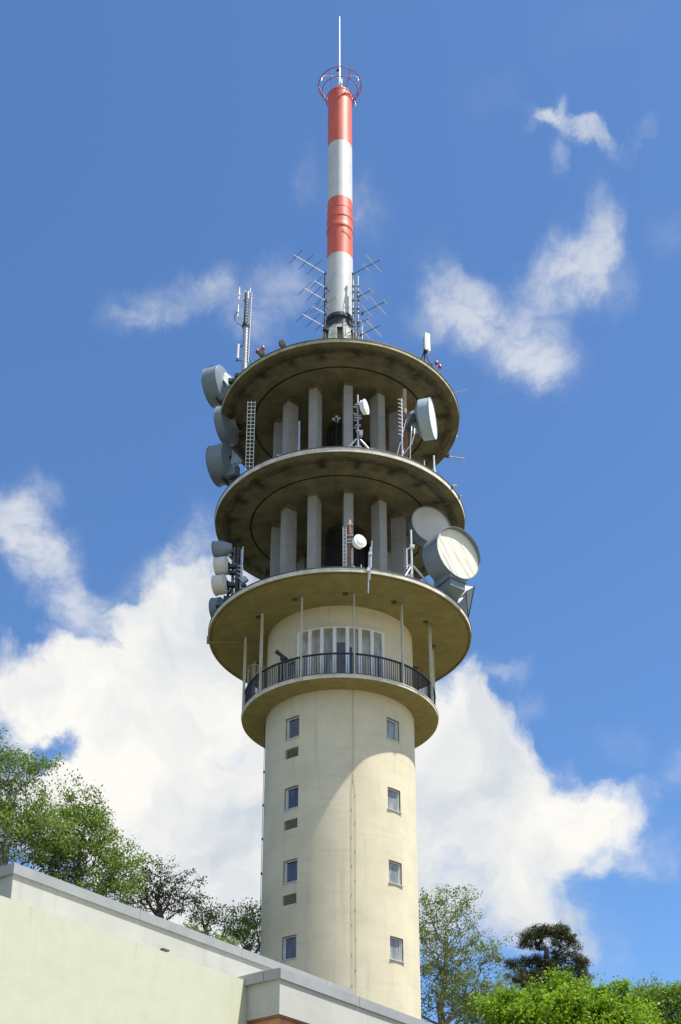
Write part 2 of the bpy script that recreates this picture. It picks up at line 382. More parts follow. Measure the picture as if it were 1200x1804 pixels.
# ------------------------------------------------------------------ TOWER
TB = hill(0, 0) - .3
tower = thing('telecom_tower', 'tall round cream telecommunications tower with three open platforms and a red and white mast', 'tower', (0, 0, 0))
tower.location = (0, 0, GZ)
RS = 3.36
Z_BAL, Z_LOW, Z_MID, Z_TOP = 25.58, 29.74, 35.98, 42.17
def wall_open(rad, zlo, zhi, wins, name, mats, parent, depth=.16, nseg=150):
    """curved wall with real openings; wins = (ang, width_m, z0, z1)"""
    A = sorted(set([round(-pi + 2 * pi * i / nseg, 5) for i in range(nseg)]))
    spans = []
    for (a, w, z0, z1) in wins:
        h = w / rad / 2; spans.append((a - h, a + h, z0, z1))
    for s0, s1, _, _ in spans: A = [t for t in A if not (s0 - .006 < t < s1 + .006) ] if False else A
    extra = []
    for s0, s1, _, _ in spans: extra += [s0, s1]
    A = [t for t in A if all(abs(t - e) > .008 for e in extra)] + extra
    A = sorted(set(A)); A.append(A[0] + 2 * pi)
    Z = sorted(set([zlo, zhi] + [z for s in spans for z in s[2:]] + list(np.arange(zlo + 2, zhi - .5, 2.0))))
    b = MB()
    for i in range(len(A) - 1):
        am = (A[i] + A[i + 1]) / 2
        for j in range(len(Z) - 1):
            zm = (Z[j] + Z[j + 1]) / 2
            if any(s0 < am < s1 and z0 < zm < z1 for s0, s1, z0, z1 in spans): continue
            b.add([pol(rad, A[i], Z[j]), pol(rad, A[i + 1], Z[j]), pol(rad, A[i + 1], Z[j + 1]), pol(rad, A[i], Z[j + 1])], [(0, 1, 2, 3)], 0, True)
    for s0, s1, z0, z1 in spans:
        for aa in (s0, s1):
            b.add([pol(rad, aa, z0), pol(rad - depth, aa, z0), pol(rad - depth, aa, z1), pol(rad, aa, z1)], [(0, 1, 2, 3)], 1)
        n = 6
        for zz in (z0, z1):
            for k in range(n):
                a1 = s0 + (s1 - s0) * k / n; a2 = s0 + (s1 - s0) * (k + 1) / n
                b.add([pol(rad, a1, zz), pol(rad, a2, zz), pol(rad - depth, a2, zz), pol(rad - depth, a1, zz)], [(0, 1, 2, 3)], 1)
    return b.build(name, mats, parent)
AL, AR = radians(-37.7), radians(43.3)
ZW = [(23.56, 24.60), (20.30, 21.33), (17.04, 18.06), (13.80, 14.80), (10.5, 11.5), (7.3, 8.3)]
wins = [(AL, .76, a, b) for a, b in ZW] + [(AR, .77, a, b) for a, b in ZW]
vents = [(AL - .003, .72, 22.68, 23.12), (AL - .003, .72, 19.42, 19.84), (AL - .003, .72, 16.12, 16.55)]
ABW = radians(-41.0); balwin = (ABW, .62, 26.55, 27.45)
BAY0, BAY1 = radians(-31.8), radians(33.3)
shaft = wall_open(RS, TB, Z_LOW, wins + vents + [balwin], 'shaft', ['stucco', 'reveal'], tower)
# the parts fitted in the openings
def local(a): return Vector((cos(a), sin(a), 0)), Vector((sin(a), -cos(a), 0))   # tangent (to the right), outward normal
def window(a, w, z0, z1, gm):
    T, Nn = local(a); ax = (T, Nn, UP); r = RS * cos(w / RS / 2) - .10
    c = Nn * r + UP * ((z0 + z1) / 2); h = z1 - z0
    root = MB()
    fw = .055
    for s_ in (-1, 1): root.box(c + T * (s_ * (w / 2 - fw / 2 - .006)), (fw, .05, h - .012), ax)
    for s_ in (-1, 1): root.box(c + UP * (s_ * (h / 2 - fw / 2 - .006)), (w - 2 * fw - .014, .046, fw), ax)
    for s_ in (-1, 1): root.box(c - Nn * .03 + T * (s_ * (w / 2 - fw - .03)), (.045, .03, h - 2 * fw - .03), ax)
    wf = root.build('window', 'frame', tower)
    MB().box(c - Nn * .045, (w - 2 * fw + .02, .012, h - 2 * fw + .02), ax).build('pane', gm, wf)
    MB().box(Nn * (r + .07) + UP * (z0 + .012), (w + .06, .19, .030), ax).build('sill', 'frame', wf)
    MB().box(c - Nn * .30, (w + .2, .02, h + .2), ax).build('blind', 'dark', wf)
    return wf
for i, (a, b) in enumerate(ZW):
    window(AL, .76, a, b, 'glass_dark'); window(AR, .77, a, b, 'glass_light')
window(*balwin, 'glass_dark')
for a, w, z0, z1 in vents:
    T, Nn = local(a); b = MB(); h = z1 - z0; c = Nn * (RS - .10) + UP * ((z0 + z1) / 2)
    for k in range(6):
        zz = z0 + h * (k + .5) / 6; b.box(Nn * (RS - .085) + UP * zz, (w - .05, .075, .012), (T, (Nn - UP * .8).normalized(), (UP + Nn * .8).normalized()))
    for s_ in (-1, 1): b.box(c + T * (s_ * (w / 2 - .02)), (.03, .09, h - .01), (T, Nn, UP))
    for s_ in (-1, 1): b.box(c + UP * (s_ * (h / 2 - .016)), (w - .08, .09, .022), (T, Nn, UP))
    b.box(c - Nn * .06, (w, .01, h), (T, Nn, UP), 1)
    b.build('vent', ['vent_grey', 'reveal'], tower)
# balcony slab
def slab(name, R, z, t, lip, mats, rin=0, n=160, grooves=()):
    b = MB(); pr = [(rin, 0)]; ms = []
    for g0, g1, gd in sorted(grooves):
        pr += [(g0, 0), (g0, gd), (g1, gd), (g1, 0)]; ms += [0, 0, 0, 0]
    pr += [(R - .012, 0), (R, .012), (R, t), (R - .02, t), (R + .025, t + .006), (R + .025, t + .04), (R - .25, t + .07), (rin, t + .07)]
    ms += [0, 1, 1, 2, 2, 2, 3, 3]
    b.lathe((0, 0, z), (0, 0, 1), pr, n, ms)
    return b.build(name, mats, tower)
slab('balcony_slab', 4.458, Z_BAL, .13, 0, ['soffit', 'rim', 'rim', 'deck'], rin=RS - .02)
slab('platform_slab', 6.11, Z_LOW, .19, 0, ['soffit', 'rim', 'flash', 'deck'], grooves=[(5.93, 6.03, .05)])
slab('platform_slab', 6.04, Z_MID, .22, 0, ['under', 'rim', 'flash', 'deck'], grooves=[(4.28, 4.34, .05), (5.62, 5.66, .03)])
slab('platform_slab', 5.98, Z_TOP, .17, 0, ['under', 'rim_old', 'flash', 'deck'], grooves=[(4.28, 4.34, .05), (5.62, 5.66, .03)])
# columns and the core
for zb, zt in ((Z_LOW + .26, Z_MID), (Z_MID + .29, Z_TOP)):
    for k in range(12):
        a = radians(7 + 30 * k); T, Nn = local(a); b = MB()
        w, d = .42, .62; zc = (zb + zt) / 2
        c0 = Nn * (3.32 - d / 2)
        b.box(c0 + UP * zc, (w, d, zt - zb), (T, Nn, UP))
        # small splayed head
        lo = [c0 + T * (i * (w / 2 + .004)) + Nn * (j * (d / 2 + .004)) + UP * (zt - .22) for i in (-1, 1) for j in (-1, 1)]
        hi = [c0 + T * (i * (w / 2 + .07)) + Nn * (j * (d / 2 + .02)) + UP * (zt + .002) for i in (-1, 1) for j in (-1, 1)]
        b.hexa([lo[0], hi[0], lo[1], hi[1], lo[2], hi[2], lo[3], hi[3]], 1)
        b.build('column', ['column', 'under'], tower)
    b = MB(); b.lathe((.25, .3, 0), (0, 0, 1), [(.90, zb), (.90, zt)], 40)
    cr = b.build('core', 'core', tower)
    b = MB()
    for k in range(26):
        a = radians(-75 + 6 * k + (k % 3) * 1.3); b.tube(pol(.95, a, zb) + Vector((.25, .3, 0)), pol(.95, a, zt - .3) + Vector((.25, .3, 0)), .018 + .012 * (k % 2), n=5)
    b.build('cable_bundle', 'steel_dark', cr)
    # side riser with ladder-like cable tray at the right
    b = MB(); T, Nn = local(radians(60)); c = Nn * 2.2
    for s_ in (-.3, .3): b.box(c + T * s_ + UP * ((zb + zt) / 2), (.05, .05, zt - zb - .1), (T, Nn, UP))
    for k in range(18): b.box(c + UP * (zb + .2 + k * .33), (.6, .03, .03), (T, Nn, UP))
    b.build('cable_tray', 'steel_dark', tower)
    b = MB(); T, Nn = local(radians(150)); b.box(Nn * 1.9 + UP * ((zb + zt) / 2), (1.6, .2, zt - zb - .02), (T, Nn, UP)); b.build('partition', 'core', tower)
# support posts of the balcony
for k in range(12):
    a = radians(8 + 30 * k); T, Nn = local(a); b = MB()
    b.box(Nn * 4.40 + UP * ((Z_BAL - .0 + Z_LOW) / 2 + .02), (.05, .125, Z_LOW - Z_BAL - .04), (T, Nn, UP))
    b.box(Nn * 4.40 + UP * (Z_LOW - .012), (.26, .30, .02), (T, Nn, UP), 1)
    b.box(Nn * 4.40 + UP * (Z_BAL + .22), (.15, .08, .02), (T, Nn, UP), 1)
    if k not in (5, 6, 7): b.tube(pol(4.36, a - .085, Z_LOW - .03), pol(4.36, a - .085, Z_LOW), .13, n=14, mi=2)
    b.build('support_post', ['post', 'reveal', 'brown_dark'], tower)
# railing
b = MB(); zr0, zr1 = Z_BAL + .25, Z_BAL + 1.20
for k in range(246):
    a = 2 * pi * k / 246; T, Nn = local(a); b.box(Nn * 4.33 + UP * ((zr0 + zr1) / 2), (.019, .034, zr1 - zr0), (T, Nn, UP))
for k in range(24):
    a = radians(7.5 + 15 * k); T, Nn = local(a); b.box(Nn * 4.325 + UP * ((zr0 + zr1) / 2 - .05), (.03, .05, zr1 - zr0 + .1), (T, Nn, UP))
b.lathe((0, 0, zr0 - .02), (0, 0, 1), [(4.29, -.02), (4.37, -.02), (4.37, .04), (4.29, .04), (4.29, -.02)], 120)
rl = b.build('railing', 'rail', tower)
b = MB(); b.lathe((0, 0, zr1), (0, 0, 1), [(4.29, -.01), (4.375, -.01), (4.375, .045), (4.29, .045), (4.29, -.01)], 120); b.build('handrail', 'rail', rl)
# glazed bay
zb0, zb1 = Z_BAL + .22, 28.62; RB = RS + .03
b = MB(); nb = 7
bay = None
edges = [BAY0 + (BAY1 - BAY0) * k / nb for k in range(nb + 1)]
for k, a in enumerate(edges):
    T, Nn = local(a); b.box(Nn * (RB + .05) + UP * ((zb0 + zb1) / 2), (.125 if 0 < k < nb else .10, .10, zb1 - zb0), (T, Nn, UP))
for k in range(nb):
    a = (edges[k] + edges[k + 1]) / 2; T, Nn = local(a); w = RB * (edges[k + 1] - edges[k]) - .08
    for zz, hh in ((zb1 - .03, .06), (zb0 + .04, .08)):
        b.box(Nn * (RB * cos((edges[1] - edges[0]) / 2) + .055) + UP * zz, (w + .02, .085, hh), (T, Nn, UP))
    for s_ in (-1, 1): b.box(Nn * (RB + .04) + T * (s_ * (w / 2 - .028)) + UP * ((zb0 + zb1) / 2), (.02, .06, zb1 - zb0 - .14), (T, Nn, UP))
bay = b.build('glazed_bay', 'bayframe', tower)
for k in range(nb):
    a = (edges[k] + edges[k + 1]) / 2; T, Nn = local(a); w = RB * (edges[k + 1] - edges[k]) - .08
    if k in (3,):
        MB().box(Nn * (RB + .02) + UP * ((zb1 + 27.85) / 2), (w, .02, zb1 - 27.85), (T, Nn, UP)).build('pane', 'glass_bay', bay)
        MB().box(Nn * (RB + .022) + UP * ((zb0 + 27.85) / 2), (w, .02, 27.85 - zb0 - .03), (T, Nn, UP)).build('door_leaf', 'glass_door', bay)
        MB().box(Nn * (RB + .06) + T * (w / 2 - .1) + UP * (zb0 + 1.05), (.03, .05, .22), (T, Nn, UP)).build('handle', 'steel_dark', bay)
    else:
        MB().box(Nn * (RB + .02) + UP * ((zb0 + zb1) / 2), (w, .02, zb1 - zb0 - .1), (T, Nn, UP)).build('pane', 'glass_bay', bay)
        if k == 4:
            MB().box(Nn * (RB + .034) - T * (w * .3) + UP * (zb0 + .95), (w * .3, .01, 1.75), (T, Nn, UP)).build('dark_pane', 'glass_door', bay)
# lightning conductor pair down the wall
aL = radians(9.5); b = MB()
zj = 21.6
b.tube(pol(RS + .03, aL, Z_BAL - .02), pol(RS + .03, aL, zj), .007, n=5)
for da in (-.022, .022): b.tube(pol(RS + .03, aL + da * .2, zj), pol(RS + .03, aL + da, zj - .8), .006, n=5).tube(pol(RS + .03, aL + da, zj - .8), pol(RS + .03, aL + da, TB), .006, n=5)
z = Z_BAL - .1; k = 0
while z > 6:
    b.box(pol(RS + .018, aL + (.022 if z < zj - .5 and k % 2 else (-.022 if z < zj - .5 else 0)), z), (.028, .03, .024)); z -= 1.05 if z > zj else .62; k += 1
b.build('lightning_conductor', 'wire', tower)
b = MB(); aS = radians(-91); b.tube(pol(RS + .05, aS, Z_BAL), pol(RS + .05, aS, TB), .012, n=5)
for k in range(9): b.box(pol(RS + .03, aS, 23.2 - k * 1.6), (.09, .06, .10))
b.build('lightning_conductor', 'steel_dark', tower)
# caged ladder on the balcony, left
b = MB(); lc = pol(3.95, radians(-88), 0)
for dx in (-.22, .22):
    b.tube(lc + Vector((.25, dx, Z_BAL + .3)), lc + Vector((.25, dx, Z_LOW - .1)), .02, n=6)
for k in range(12): b.tube(lc + Vector((.25, -.22, Z_BAL + .5 + k * .3)), lc + Vector((.25, .22, Z_BAL + .5 + k * .3)), .014, n=5)
for zz in (Z_BAL + 1.25, Z_BAL + 2.75):
    b.torus(lc + Vector((.1, 0, zz)), UP, .40, .017, n=18, m=5)
for t_ in (-1.9, -1.2, 2.1, 2.9, 3.6): b.tube(lc + Vector((.1 + .4 * sin(t_), .4 * cos(t_), Z_BAL + 1.25)), lc + Vector((.1 + .4 * sin(t_), .4 * cos(t_), Z_BAL + 2.75)), .013, n=5)
b.build('caged_ladder', 'post', tower)
# rain pipe / beam on the soffit at the left
b = MB(); b.box((-4.75, -.2, Z_LOW - .05), (2.75, .12, .09)); b.box((-6.14, -.2, Z_LOW + .06), (.09, .16, .34)); b.build('drain_channel', 'soffit', tower)
# mast
MT = 65.44
prof = [(.69, 48.75), (.69, 54.95), (.72, 54.97), (.725, 55.08), (.705, 55.3), (.70, 55.65), (.725, 55.7), (.725, 55.86), (.69, 55.9), (.69, 56.35), (.702, 56.36), (.702, 56.41), (.685, 56.42), (.68, MT - .08), (.60, MT), (0.0, MT + .03)]
MB().lathe((0, 0, 0), UP, prof, 64).build('mast', 'mast', tower)
b = MB()
b.lathe((0, 0, 0), UP, [(.70, 48.95), (.75, 48.93), (.76, 48.70), (.70, 48.68), (.70, 48.25), (.77, 48.22), (.78, 48.06), (.72, 48.03)], 56)
b.build('mast_collar', 'steel_dark', tower)
b = MB()
b.lathe((0, 0, 0), UP, [(.70, 48.10), (.80, 48.06), (.82, 47.80), (.95, 47.72)], 56)
for k in range(8):
    a = radians(22 + 45 * k); T, Nn = local(a)
    lo = [Nn * r + T * t_ + UP * z_ for (r, z_, wv) in ((1.0, Z_TOP + .25, .30), (.70, 47.75, .16)) for t_ in (-wv, wv) ]
    lo2 = [Nn * (r - .18) + T * t_ + UP * z_ for (r, z_, wv) in ((1.45, Z_TOP + .25, .30), (.93, 47.75, .16)) for t_ in (-wv, wv)]
    o1 = [Nn * 1.75 + T * (-.30) + UP * (Z_TOP + .25), Nn * 1.75 + T * .30 + UP * (Z_TOP + .25), Nn * .95 + T * (-.20) + UP * 47.76, Nn * .95 + T * .20 + UP * 47.76]
    i1 = [p - Nn * .22 for p in o1]
    b.hexa([i1[0], i1[1], o1[0], o1[1], i1[2], i1[3], o1[2], o1[3]])
b.lathe((0, 0, 0), UP, [(.62, Z_TOP + .25), (.62, 48.1)], 40)
M['base_conc'] = mat('mast_base_paint', (.46, .45, .41), .7, .0, var=.2, vscale=4, bump=.2, build=render_wall((.18, .16, .13), .5, .5))
b.build('mast_base', 'base_conc', tower)
# crown rings with struts
b = MB()
zR1 = zfor(117.5, -1.22); zR2 = zfor(127, -1.0)
b.torus((0, 0, zR1), UP, 1.22, .028, n=44); b.torus((0, 0, zR2 - .35), UP, 1.02, .022, n=44)
b.torus((0, 0, MT - .35), UP, .80, .02, n=30)
for k in range(6):
    a = radians(28 + 60 * k); b.path([pol(1.22, a, zR1), pol(1.02, a, zR2 - .35), pol(.74, a, MT - .35), pol(.69, a, MT - .45)], .022)
b.build('crown_ring', 'red_metal', tower)
for s_ in (-1, 1):
    pts = [Vector((s_ * (.1 + .95 * sin(t_)), -.3 - .35 * sin(t_ * .5), zR1 + .30 - .55 * (t_ / 1.7) ** 2 + .12 * sin(t_ * 2))) for t_ in np.linspace(0, 1.7, 12)]
    MB().path(pts, .016).build('antenna_cable', 'alu', tower)
    pts = [Vector((s_ * (.15 + .75 * sin(t_)), .3, zR2 - .2 - .9 * (t_ / 1.6) ** 2)) for t_ in np.linspace(0, 1.6, 12)]; MB().path(pts, .014).build('antenna_cable', 'alu', tower)
zs = zfor(30, 0)
b = MB(); b.tube((-.03, 0, MT), (-.03, 0, zfor(120, 0)), .075, n=10).tube((-.03, 0, zfor(122, 0)), (-.03, 0, zs), .050, .038, n=10)
b.tube((.10, -.08, MT), (.10, -.08, zR1 + .45), .035, n=8).box((.0, 0, MT + .45), (.32, .18, .12)).box((.02, -.05, MT + .85), (.26, .16, .08)).box((.20, -.1, MT + .2), (.10, .12, .4))
b.box((-.12, -.06, zfor(125, 0)), (.16, .1, .12), mi=1)
b.build('spire', ['alu', 'steel_dark'], tower)
for dx in (-.28, .30): MB().tube((dx, -.35, MT - .05), (dx, -.35, MT + .16), .045, n=8).build('mast_lug', 'white_paint', tower)
# thin cable and seam on the mast shaft
b = MB(); b.tube(pol(.70, radians(-7), 56.5), pol(.70, radians(-7), 65.2), .008, n=4)
b.path([pol(.715, radians(t_), 54.6 - .45 * ((t_ - 12) / 45)) for t_ in range(12, 60, 6)], .012, n=4)
b.build('mast_cable', 'steel_dark', tower)

# ------------------------------------------------------------------ ANTENNAS
def dish(name, label, c, gamma, R, depth, mats, mount, group=None, recess=.06, back=.35, tilt=0, cat='dish antenna', drum=None, wrinkle=False):
    """c = centre of the front rim; gamma = azimuth of the axis from 'towards the camera' (+ right)"""
    g = radians(gamma); a = Vector((sin(g) * cos(tilt), -cos(g) * cos(tilt), sin(tilt))); c = Vector(c)
    root = thing(name, label, cat, c - a * depth, group)
    b = MB()
    pr = [(R * .35, -depth - back), (R * .42, -depth - back + .02), (R * .80, -depth - back * .35), (R * .985, -depth)]
    if drum: pr = [(R * drum * .9, -depth - back - .12), (R * drum, -depth - back - .08), (R * drum, -depth - back * .6), (R * .97, -depth - .02), (R * .985, -depth)]
    b.lathe(c, a, pr, 48); b.build('reflector', mats[0], root)
    b = MB(); b.lathe(c, a, [(R * .985, -depth), (R, -depth + .01), (R, -.03), (R + .025, -.03), (R + .025, 0), (R - .01, 0), (R - .02, -recess - .1)], 64, sm=False if False else True)
    b.box(c - a * (depth * .35) + UP * 0 + frame_of(a)[0] * 0, (.01, .01, .01)) if False else None
    b.build('shroud', mats[0], root)
    b = MB()
    if wrinkle:
        u, w, aa = frame_of(a); nn = 72; vs = [c - a * recess]; rr = [.25, .5, .75, 1.0]
        for q in rr:
            for i in range(nn):
                t = 2 * pi * i / nn; p = c - a * recess + u * (R * .98 * q * cos(t)) + w * (R * .98 * q * sin(t)); vs.append(p)
        fs = [(0, 1 + i, 1 + (i + 1) % nn) for i in range(nn)]
        for q in range(3): fs += [(1 + q * nn + i, 1 + (q + 1) * nn + i, 1 + (q + 1) * nn + (i + 1) % nn, 1 + q * nn + (i + 1) % nn) for i in range(nn)]
        b.add(vs, fs, 0, True)
    else:
        b.lathe(c, a, [(0, -recess + .05), (R * .5, -recess + .04), (R * .985, -recess)], 56)
    b.build('radome', mats[1], root)
    if mount is not None:
        u, w, aa = frame_of(a); mb_ = MB(); p0 = c - a * (depth + back * .8); m_ = Vector(mount)
        mb_.tube(p0, m_, .05, n=8)
        mb_.box(p0 + a * .05, (R * .5, R * .5, .14), (u, w, aa)); mb_.tube(p0 - w * (R * .35), m_ - UP * .25, .03, n=6); mb_.tube(p0 + w * (R * .35), m_ + UP * .15, .03, n=6)
        mb_.build('bracket', 'steel_dark', root)
    return root, a

def wrinkles():
    m = mat('wrinkled_radome', (.80, .76, .64), .6, var=.03, vscale=1.5)
    t = m.node_tree; b = t.nodes['Principled BSDF']; tcn = t.nodes.new('ShaderNodeTexCoord')
    rot = t.nodes.new('ShaderNodeMapping'); t.links.new(tcn.outputs['Object'], rot.inputs[0]); rot.inputs['Rotation'].default_value = (0, radians(14), radians(36))
    s = stretched(t, rot.outputs[0], (5, .01, .2))
    h = noise(t, s, 1.5, 3, .55)
    bn = t.nodes.new('ShaderNodeBump'); bn.inputs['Strength'].default_value = 1; bn.inputs['Distance'].default_value = .13
    t.links.new(h, bn.inputs['Height']); t.links.new(bn.outputs[0], b.inputs['Normal'])
    return m
M['radome_wrinkle'] = wrinkles()

# --- three large blue-grey shrouds on the left edge
def housing(root, a, c, R, depth, top, rim_pt):
    """gabled sheet-metal cover and bracket between drum and platform edge"""
    u, w, aa = frame_of(a)
    b = MB(); p = c - a * depth
    for s_ in (-1, 1):
        b.add([p + w * (R * .92) + u * (s_ * R * .3), p - a * .95 + w * (R * .25) + u * (s_ * R * .3), p - a * .95 - w * (R * .1) + u * (s_ * R * .3), p + w * (R * .2) + u * (s_ * R * .3)], [(0, 1, 2, 3)])
    b.add([p + w * (R * .92) - u * (R * .3), p + w * (R * .92) + u * (R * .3), p - a * .95 + w * (R * .25) + u * (R * .3), p - a * .95 + w * (R * .25) - u * (R * .3)], [(0, 1, 2, 3)])
    b.build('cover', top, root)
zt = Z_TOP
c1 = at_y(371, 685, .55); D1, a1 = dish('microwave_dish', 'large blue-grey shrouded dish off the left edge of the highest platform, seen against sky', c1, -112, 1.0, .80, ('dish_blue', 'radome_grey'), (-5.75, .45, zt + .25), 'large shrouded dishes on the left edge', recess=.1, back=.12)
c2 = at_y(393, 752, .1); D2, a2 = dish('microwave_dish', 'dark blue-grey shrouded dish under the left edge of the highest platform, middle of the three', c2, -112, 1.0, .42, ('dish_blue', 'radome_grey'), (-4.6, -.3, zfor(760, 0)), 'large shrouded dishes on the left edge', recess=.1, drum=.45)
c3 = at_y(379, 822, .2); D3, a3 = dish('microwave_dish', 'large blue-grey shrouded dish above the left edge of the middle platform, lowest of the three', c3, -112, 1.0, .85, ('dish_blue', 'radome_grey'), (-5.2, -.1, Z_MID + 1.6), 'large shrouded dishes on the left edge', recess=.1, back=.12)
def strut_frame(root, pts, r=.035, m='steel'):
    b = MB()
    for p, q in pts: b.tube(p, q, r, n=6)
    return b.build('support_frame', m, root)
for D_, a_, c_, R_, dp_, quad, m_ in ((D1, a1, c1, 1.0, .8, [(376, 648, .35), (402, 679, -.35), (411, 667, -.25), (397, 655, .25)], 'white_paint'),
                                   (D3, a3, c3, 1.0, .85, [(382, 785, .1), (412, 823, -.5), (427, 812, -.45), (404, 787, 0)], 'dish_light')):
    u, w, aa = frame_of(a_)
    q4 = [at_y(*k) for k in quad]; nn = (q4[1] - q4[0]).cross(q4[3] - q4[0]).normalized()
    b = MB(); b.hexa([q4[0], q4[0] - nn * .06, q4[1], q4[1] - nn * .06, q4[3], q4[3] - nn * .06, q4[2], q4[2] - nn * .06]); b.build('back_cover', m_, D_)
    for k in (.03, .5, .97):
        e0, e1 = q4[0].lerp(q4[1], k), q4[3].lerp(q4[2], k); MB().tube(e0, e1, .035, n=6).build('batten', 'steel', D_)
    MB().tube(q4[0], q4[1], .03, n=6).tube(q4[3], q4[2], .03, n=6).build('cover_edge', 'dish_light', D_)
    q = c_ - a_ * (dp_ * .6) - UP * (R_ * .92)
    b = MB(); b.hexa([q - a_ * x_ + u * y_ + UP * z_ for x_, z0_, z1_ in ((0, -.08, .22), (.75, -.02, .66)) for y_ in (-.28, .28) for z_ in (z0_, z1_)])
    b.build('base_box', 'dish_blue', D_)
    MB().box(q - a_ * .1 - UP * .13, (.10, .8, .10), (a_, u, UP)).box(q - a_ * .6 - UP * .03, (1.2, .08, .10), (a_, u, UP)).build('bracket_beam', 'steel_dark', D_)
# small slots/handles on the shrouds
for D_, a_, c_, R_ in ((D1, a1, c1, 1.06), (D2, a2, c2, 1.0)):
    u, w, aa = frame_of(a_); d = (-u * .55 * (1 if u.y > 0 else -1) + UP * .83).normalized()
    MB().box(c_ - a_ * .3 + d * (R_ + .012), (.22, .03, .02), (a_, d.cross(a_), d)).build('shroud_handle', 'steel_dark', D_)

# --- right-hand dishes
c4 = at_y(763, 737, -3.6); D4, a4 = dish('microwave_dish', 'pale blue shrouded dish with white face turned right, under the highest platform', c4, 74, .95, .55, ('dish_light', 'radome_white'), None, None, recess=.02, back=.42, drum=.55)
c5 = at_y(760, 924, -2.35); D5, a5 = dish('microwave_dish', 'dish with dull grey face seen head-on, partly behind the largest dish', c5, 20, .97, .55, ('dish_blue', 'radome_grey'), (3.9, 1.2, Z_MID - .4), None, recess=.05)
c6 = at_y(808, 975, -4.0); D6, a6 = dish('microwave_dish', 'largest dish, sunlit cream wrinkled face in blue-grey shroud, right edge of the lowest platform', c6, 36, 1.23, 1.05, ('dish_blue', 'radome_wrinkle'), None, None, recess=.03, wrinkle=True, back=.3)
u, w, aa = frame_of(a6)
b = MB(); nv = 40; t0, t1 = radians(38), radians(183)
ring_ = []
for i in range(nv + 1):
    t = t0 + (t1 - t0) * i / nv; ln = .02 + .17 * max(0, sin(pi * i / nv)) ** .45; d = u * cos(t) + w * sin(t)
    ring_.append([c6 + d * 1.232 - a6 * .05, c6 + d * 1.238 + a6 * ln, c6 + d * 1.222 + a6 * ln, c6 + d * 1.218 - a6 * .02])
for i in range(nv):
    for k in range(3): b.add([ring_[i][k], ring_[i + 1][k], ring_[i + 1][k + 1], ring_[i][k + 1]], [(0, 1, 2, 3)], 0, k != 1)
b.build('visor', 'dish_blue', D6)
w = UP
if u.x < 0: u = -u
b = MB(); p = c6 - a6 * .05 - UP * 1.16
b.hexa([p - a6 * x_ + u * y_ + UP * z_ for x_, hw, z0_, z1_ in ((0, .50, -.16, .25), (1.1, .50, -.25, .25)) for y_ in (-hw, hw) for z_ in (z0_, z1_)])
b.build('base_plate', 'dish_blue', D6)
b = MB(); b.hexa([p - a6 * (.10 + x_) + u * (y_ + .02) + UP * z_ for x_, z0_, z1_ in ((0, -.52, -.18), (.9, -.95, -.26)) for y_ in (-.42, .42) for z_ in (z0_, z1_)])
b.build('base_box', 'dish_blue', D6)
d = (-u * .75 + UP * .66).normalized()
MB().box(c6 - a6 * .45 + d * (1.232), (.24, .04, .02), (a6, d.cross(a6), d)).build('shroud_handle', 'steel_dark', D6)

# feed-horn housing behind the rim, lower right
h0 = thing('horn_antenna', 'grey wedge-shaped horn housing with pale top behind the right rim of the lowest platform', 'antenna', (5.6, -2.0, Z_LOW + .2))
P = lambda px, py, y: at_y(px, py, y)
b = MB()
A_, B_, C_, D_, E_ = P(802, 1062, -2.6), P(836, 1033, -2.1), P(825, 1089, -1.7), P(821, 1041, -2.5), P(812, 1075, -2.6)
Bk = [P(812, 1064, -1.7), P(829, 1044, -1.2), P(822, 1078, -1.0)]
b.add([A_, D_, C_, B_], [(0, 1, 2), (1, 3, 2)]); b.add([A_, C_, Bk[0], Bk[2]], [(0, 1, 3, 2)]); b.add([B_, C_, Bk[1], Bk[2]], [(0, 1, 3, 2)]); b.add([A_, B_, Bk[0], Bk[1]], [(0, 1, 3, 2)])
b.build('housing', 'dish_blue', h0)
b = MB(); t1, t2, t3, t4 = P(815, 1031, -2.3), P(834, 1034, -2.1), P(806, 1062, -2.65), P(793, 1058, -2.7)
b.add([t1, t2, t3, t4], [(0, 1, 2, 3)]); b.add([q - Vector((0, 0, .05)) for q in (t1, t2, t3, t4)], [(3, 2, 1, 0)]); b.build('top_cover', 'white_paint', h0)
b = MB(); b.tube(D_, C_, .022, n=5).tube(B_, C_, .03, n=5).tube(A_, B_, .02, n=5); b.build('seam', 'steel_dark', h0)

# --- left cluster on the lowest platform
zl = Z_LOW + .26
bp = col(417, 5.75, zl)
def pole(root, p, ztop, r, m, name='pole', z0=None, n=10):
    return MB().tube((p.x, p.y, (z0 if z0 is not None else p.z)), (p.x, p.y, ztop), r, n=n).build(name, m, root)
fr = thing('antenna_mast', 'dark steel pole frame carrying drum dishes at the left rim of the lowest platform', 'antenna mast', (bp.x, bp.y, zl))
pole(fr, bp, zfor(966, bp.y), .11, 'steel_dark')
p2 = col(408.5, 5.8, zl); pole(fr, p2, zfor(965, p2.y), .07, 'dish_blue')
p3 = col(423.5, 5.7, zl); pole(fr, p3, zfor(968, p3.y), .055, 'steel')
b = MB()
for py in (1000, 1010, 1020, 1035): b.tube((p2.x, p2.y, zfor(py, p2.y)), (p3.x, p3.y, zfor(py, p3.y)), .03, n=6)
for py in (998, 1009, 1031): b.box((bp.x - .2, bp.y, zfor(py, bp.y)), (.36, .2, .16))
b.tube((p2.x, p2.y, zfor(1035, p2.y)), Vector(col(391, 5.95, zl)), .05, n=6); b.tube((p2.x - .1, p2.y, zfor(1030, p2.y)), Vector(col(396, 5.95, zl)), .035, n=6)
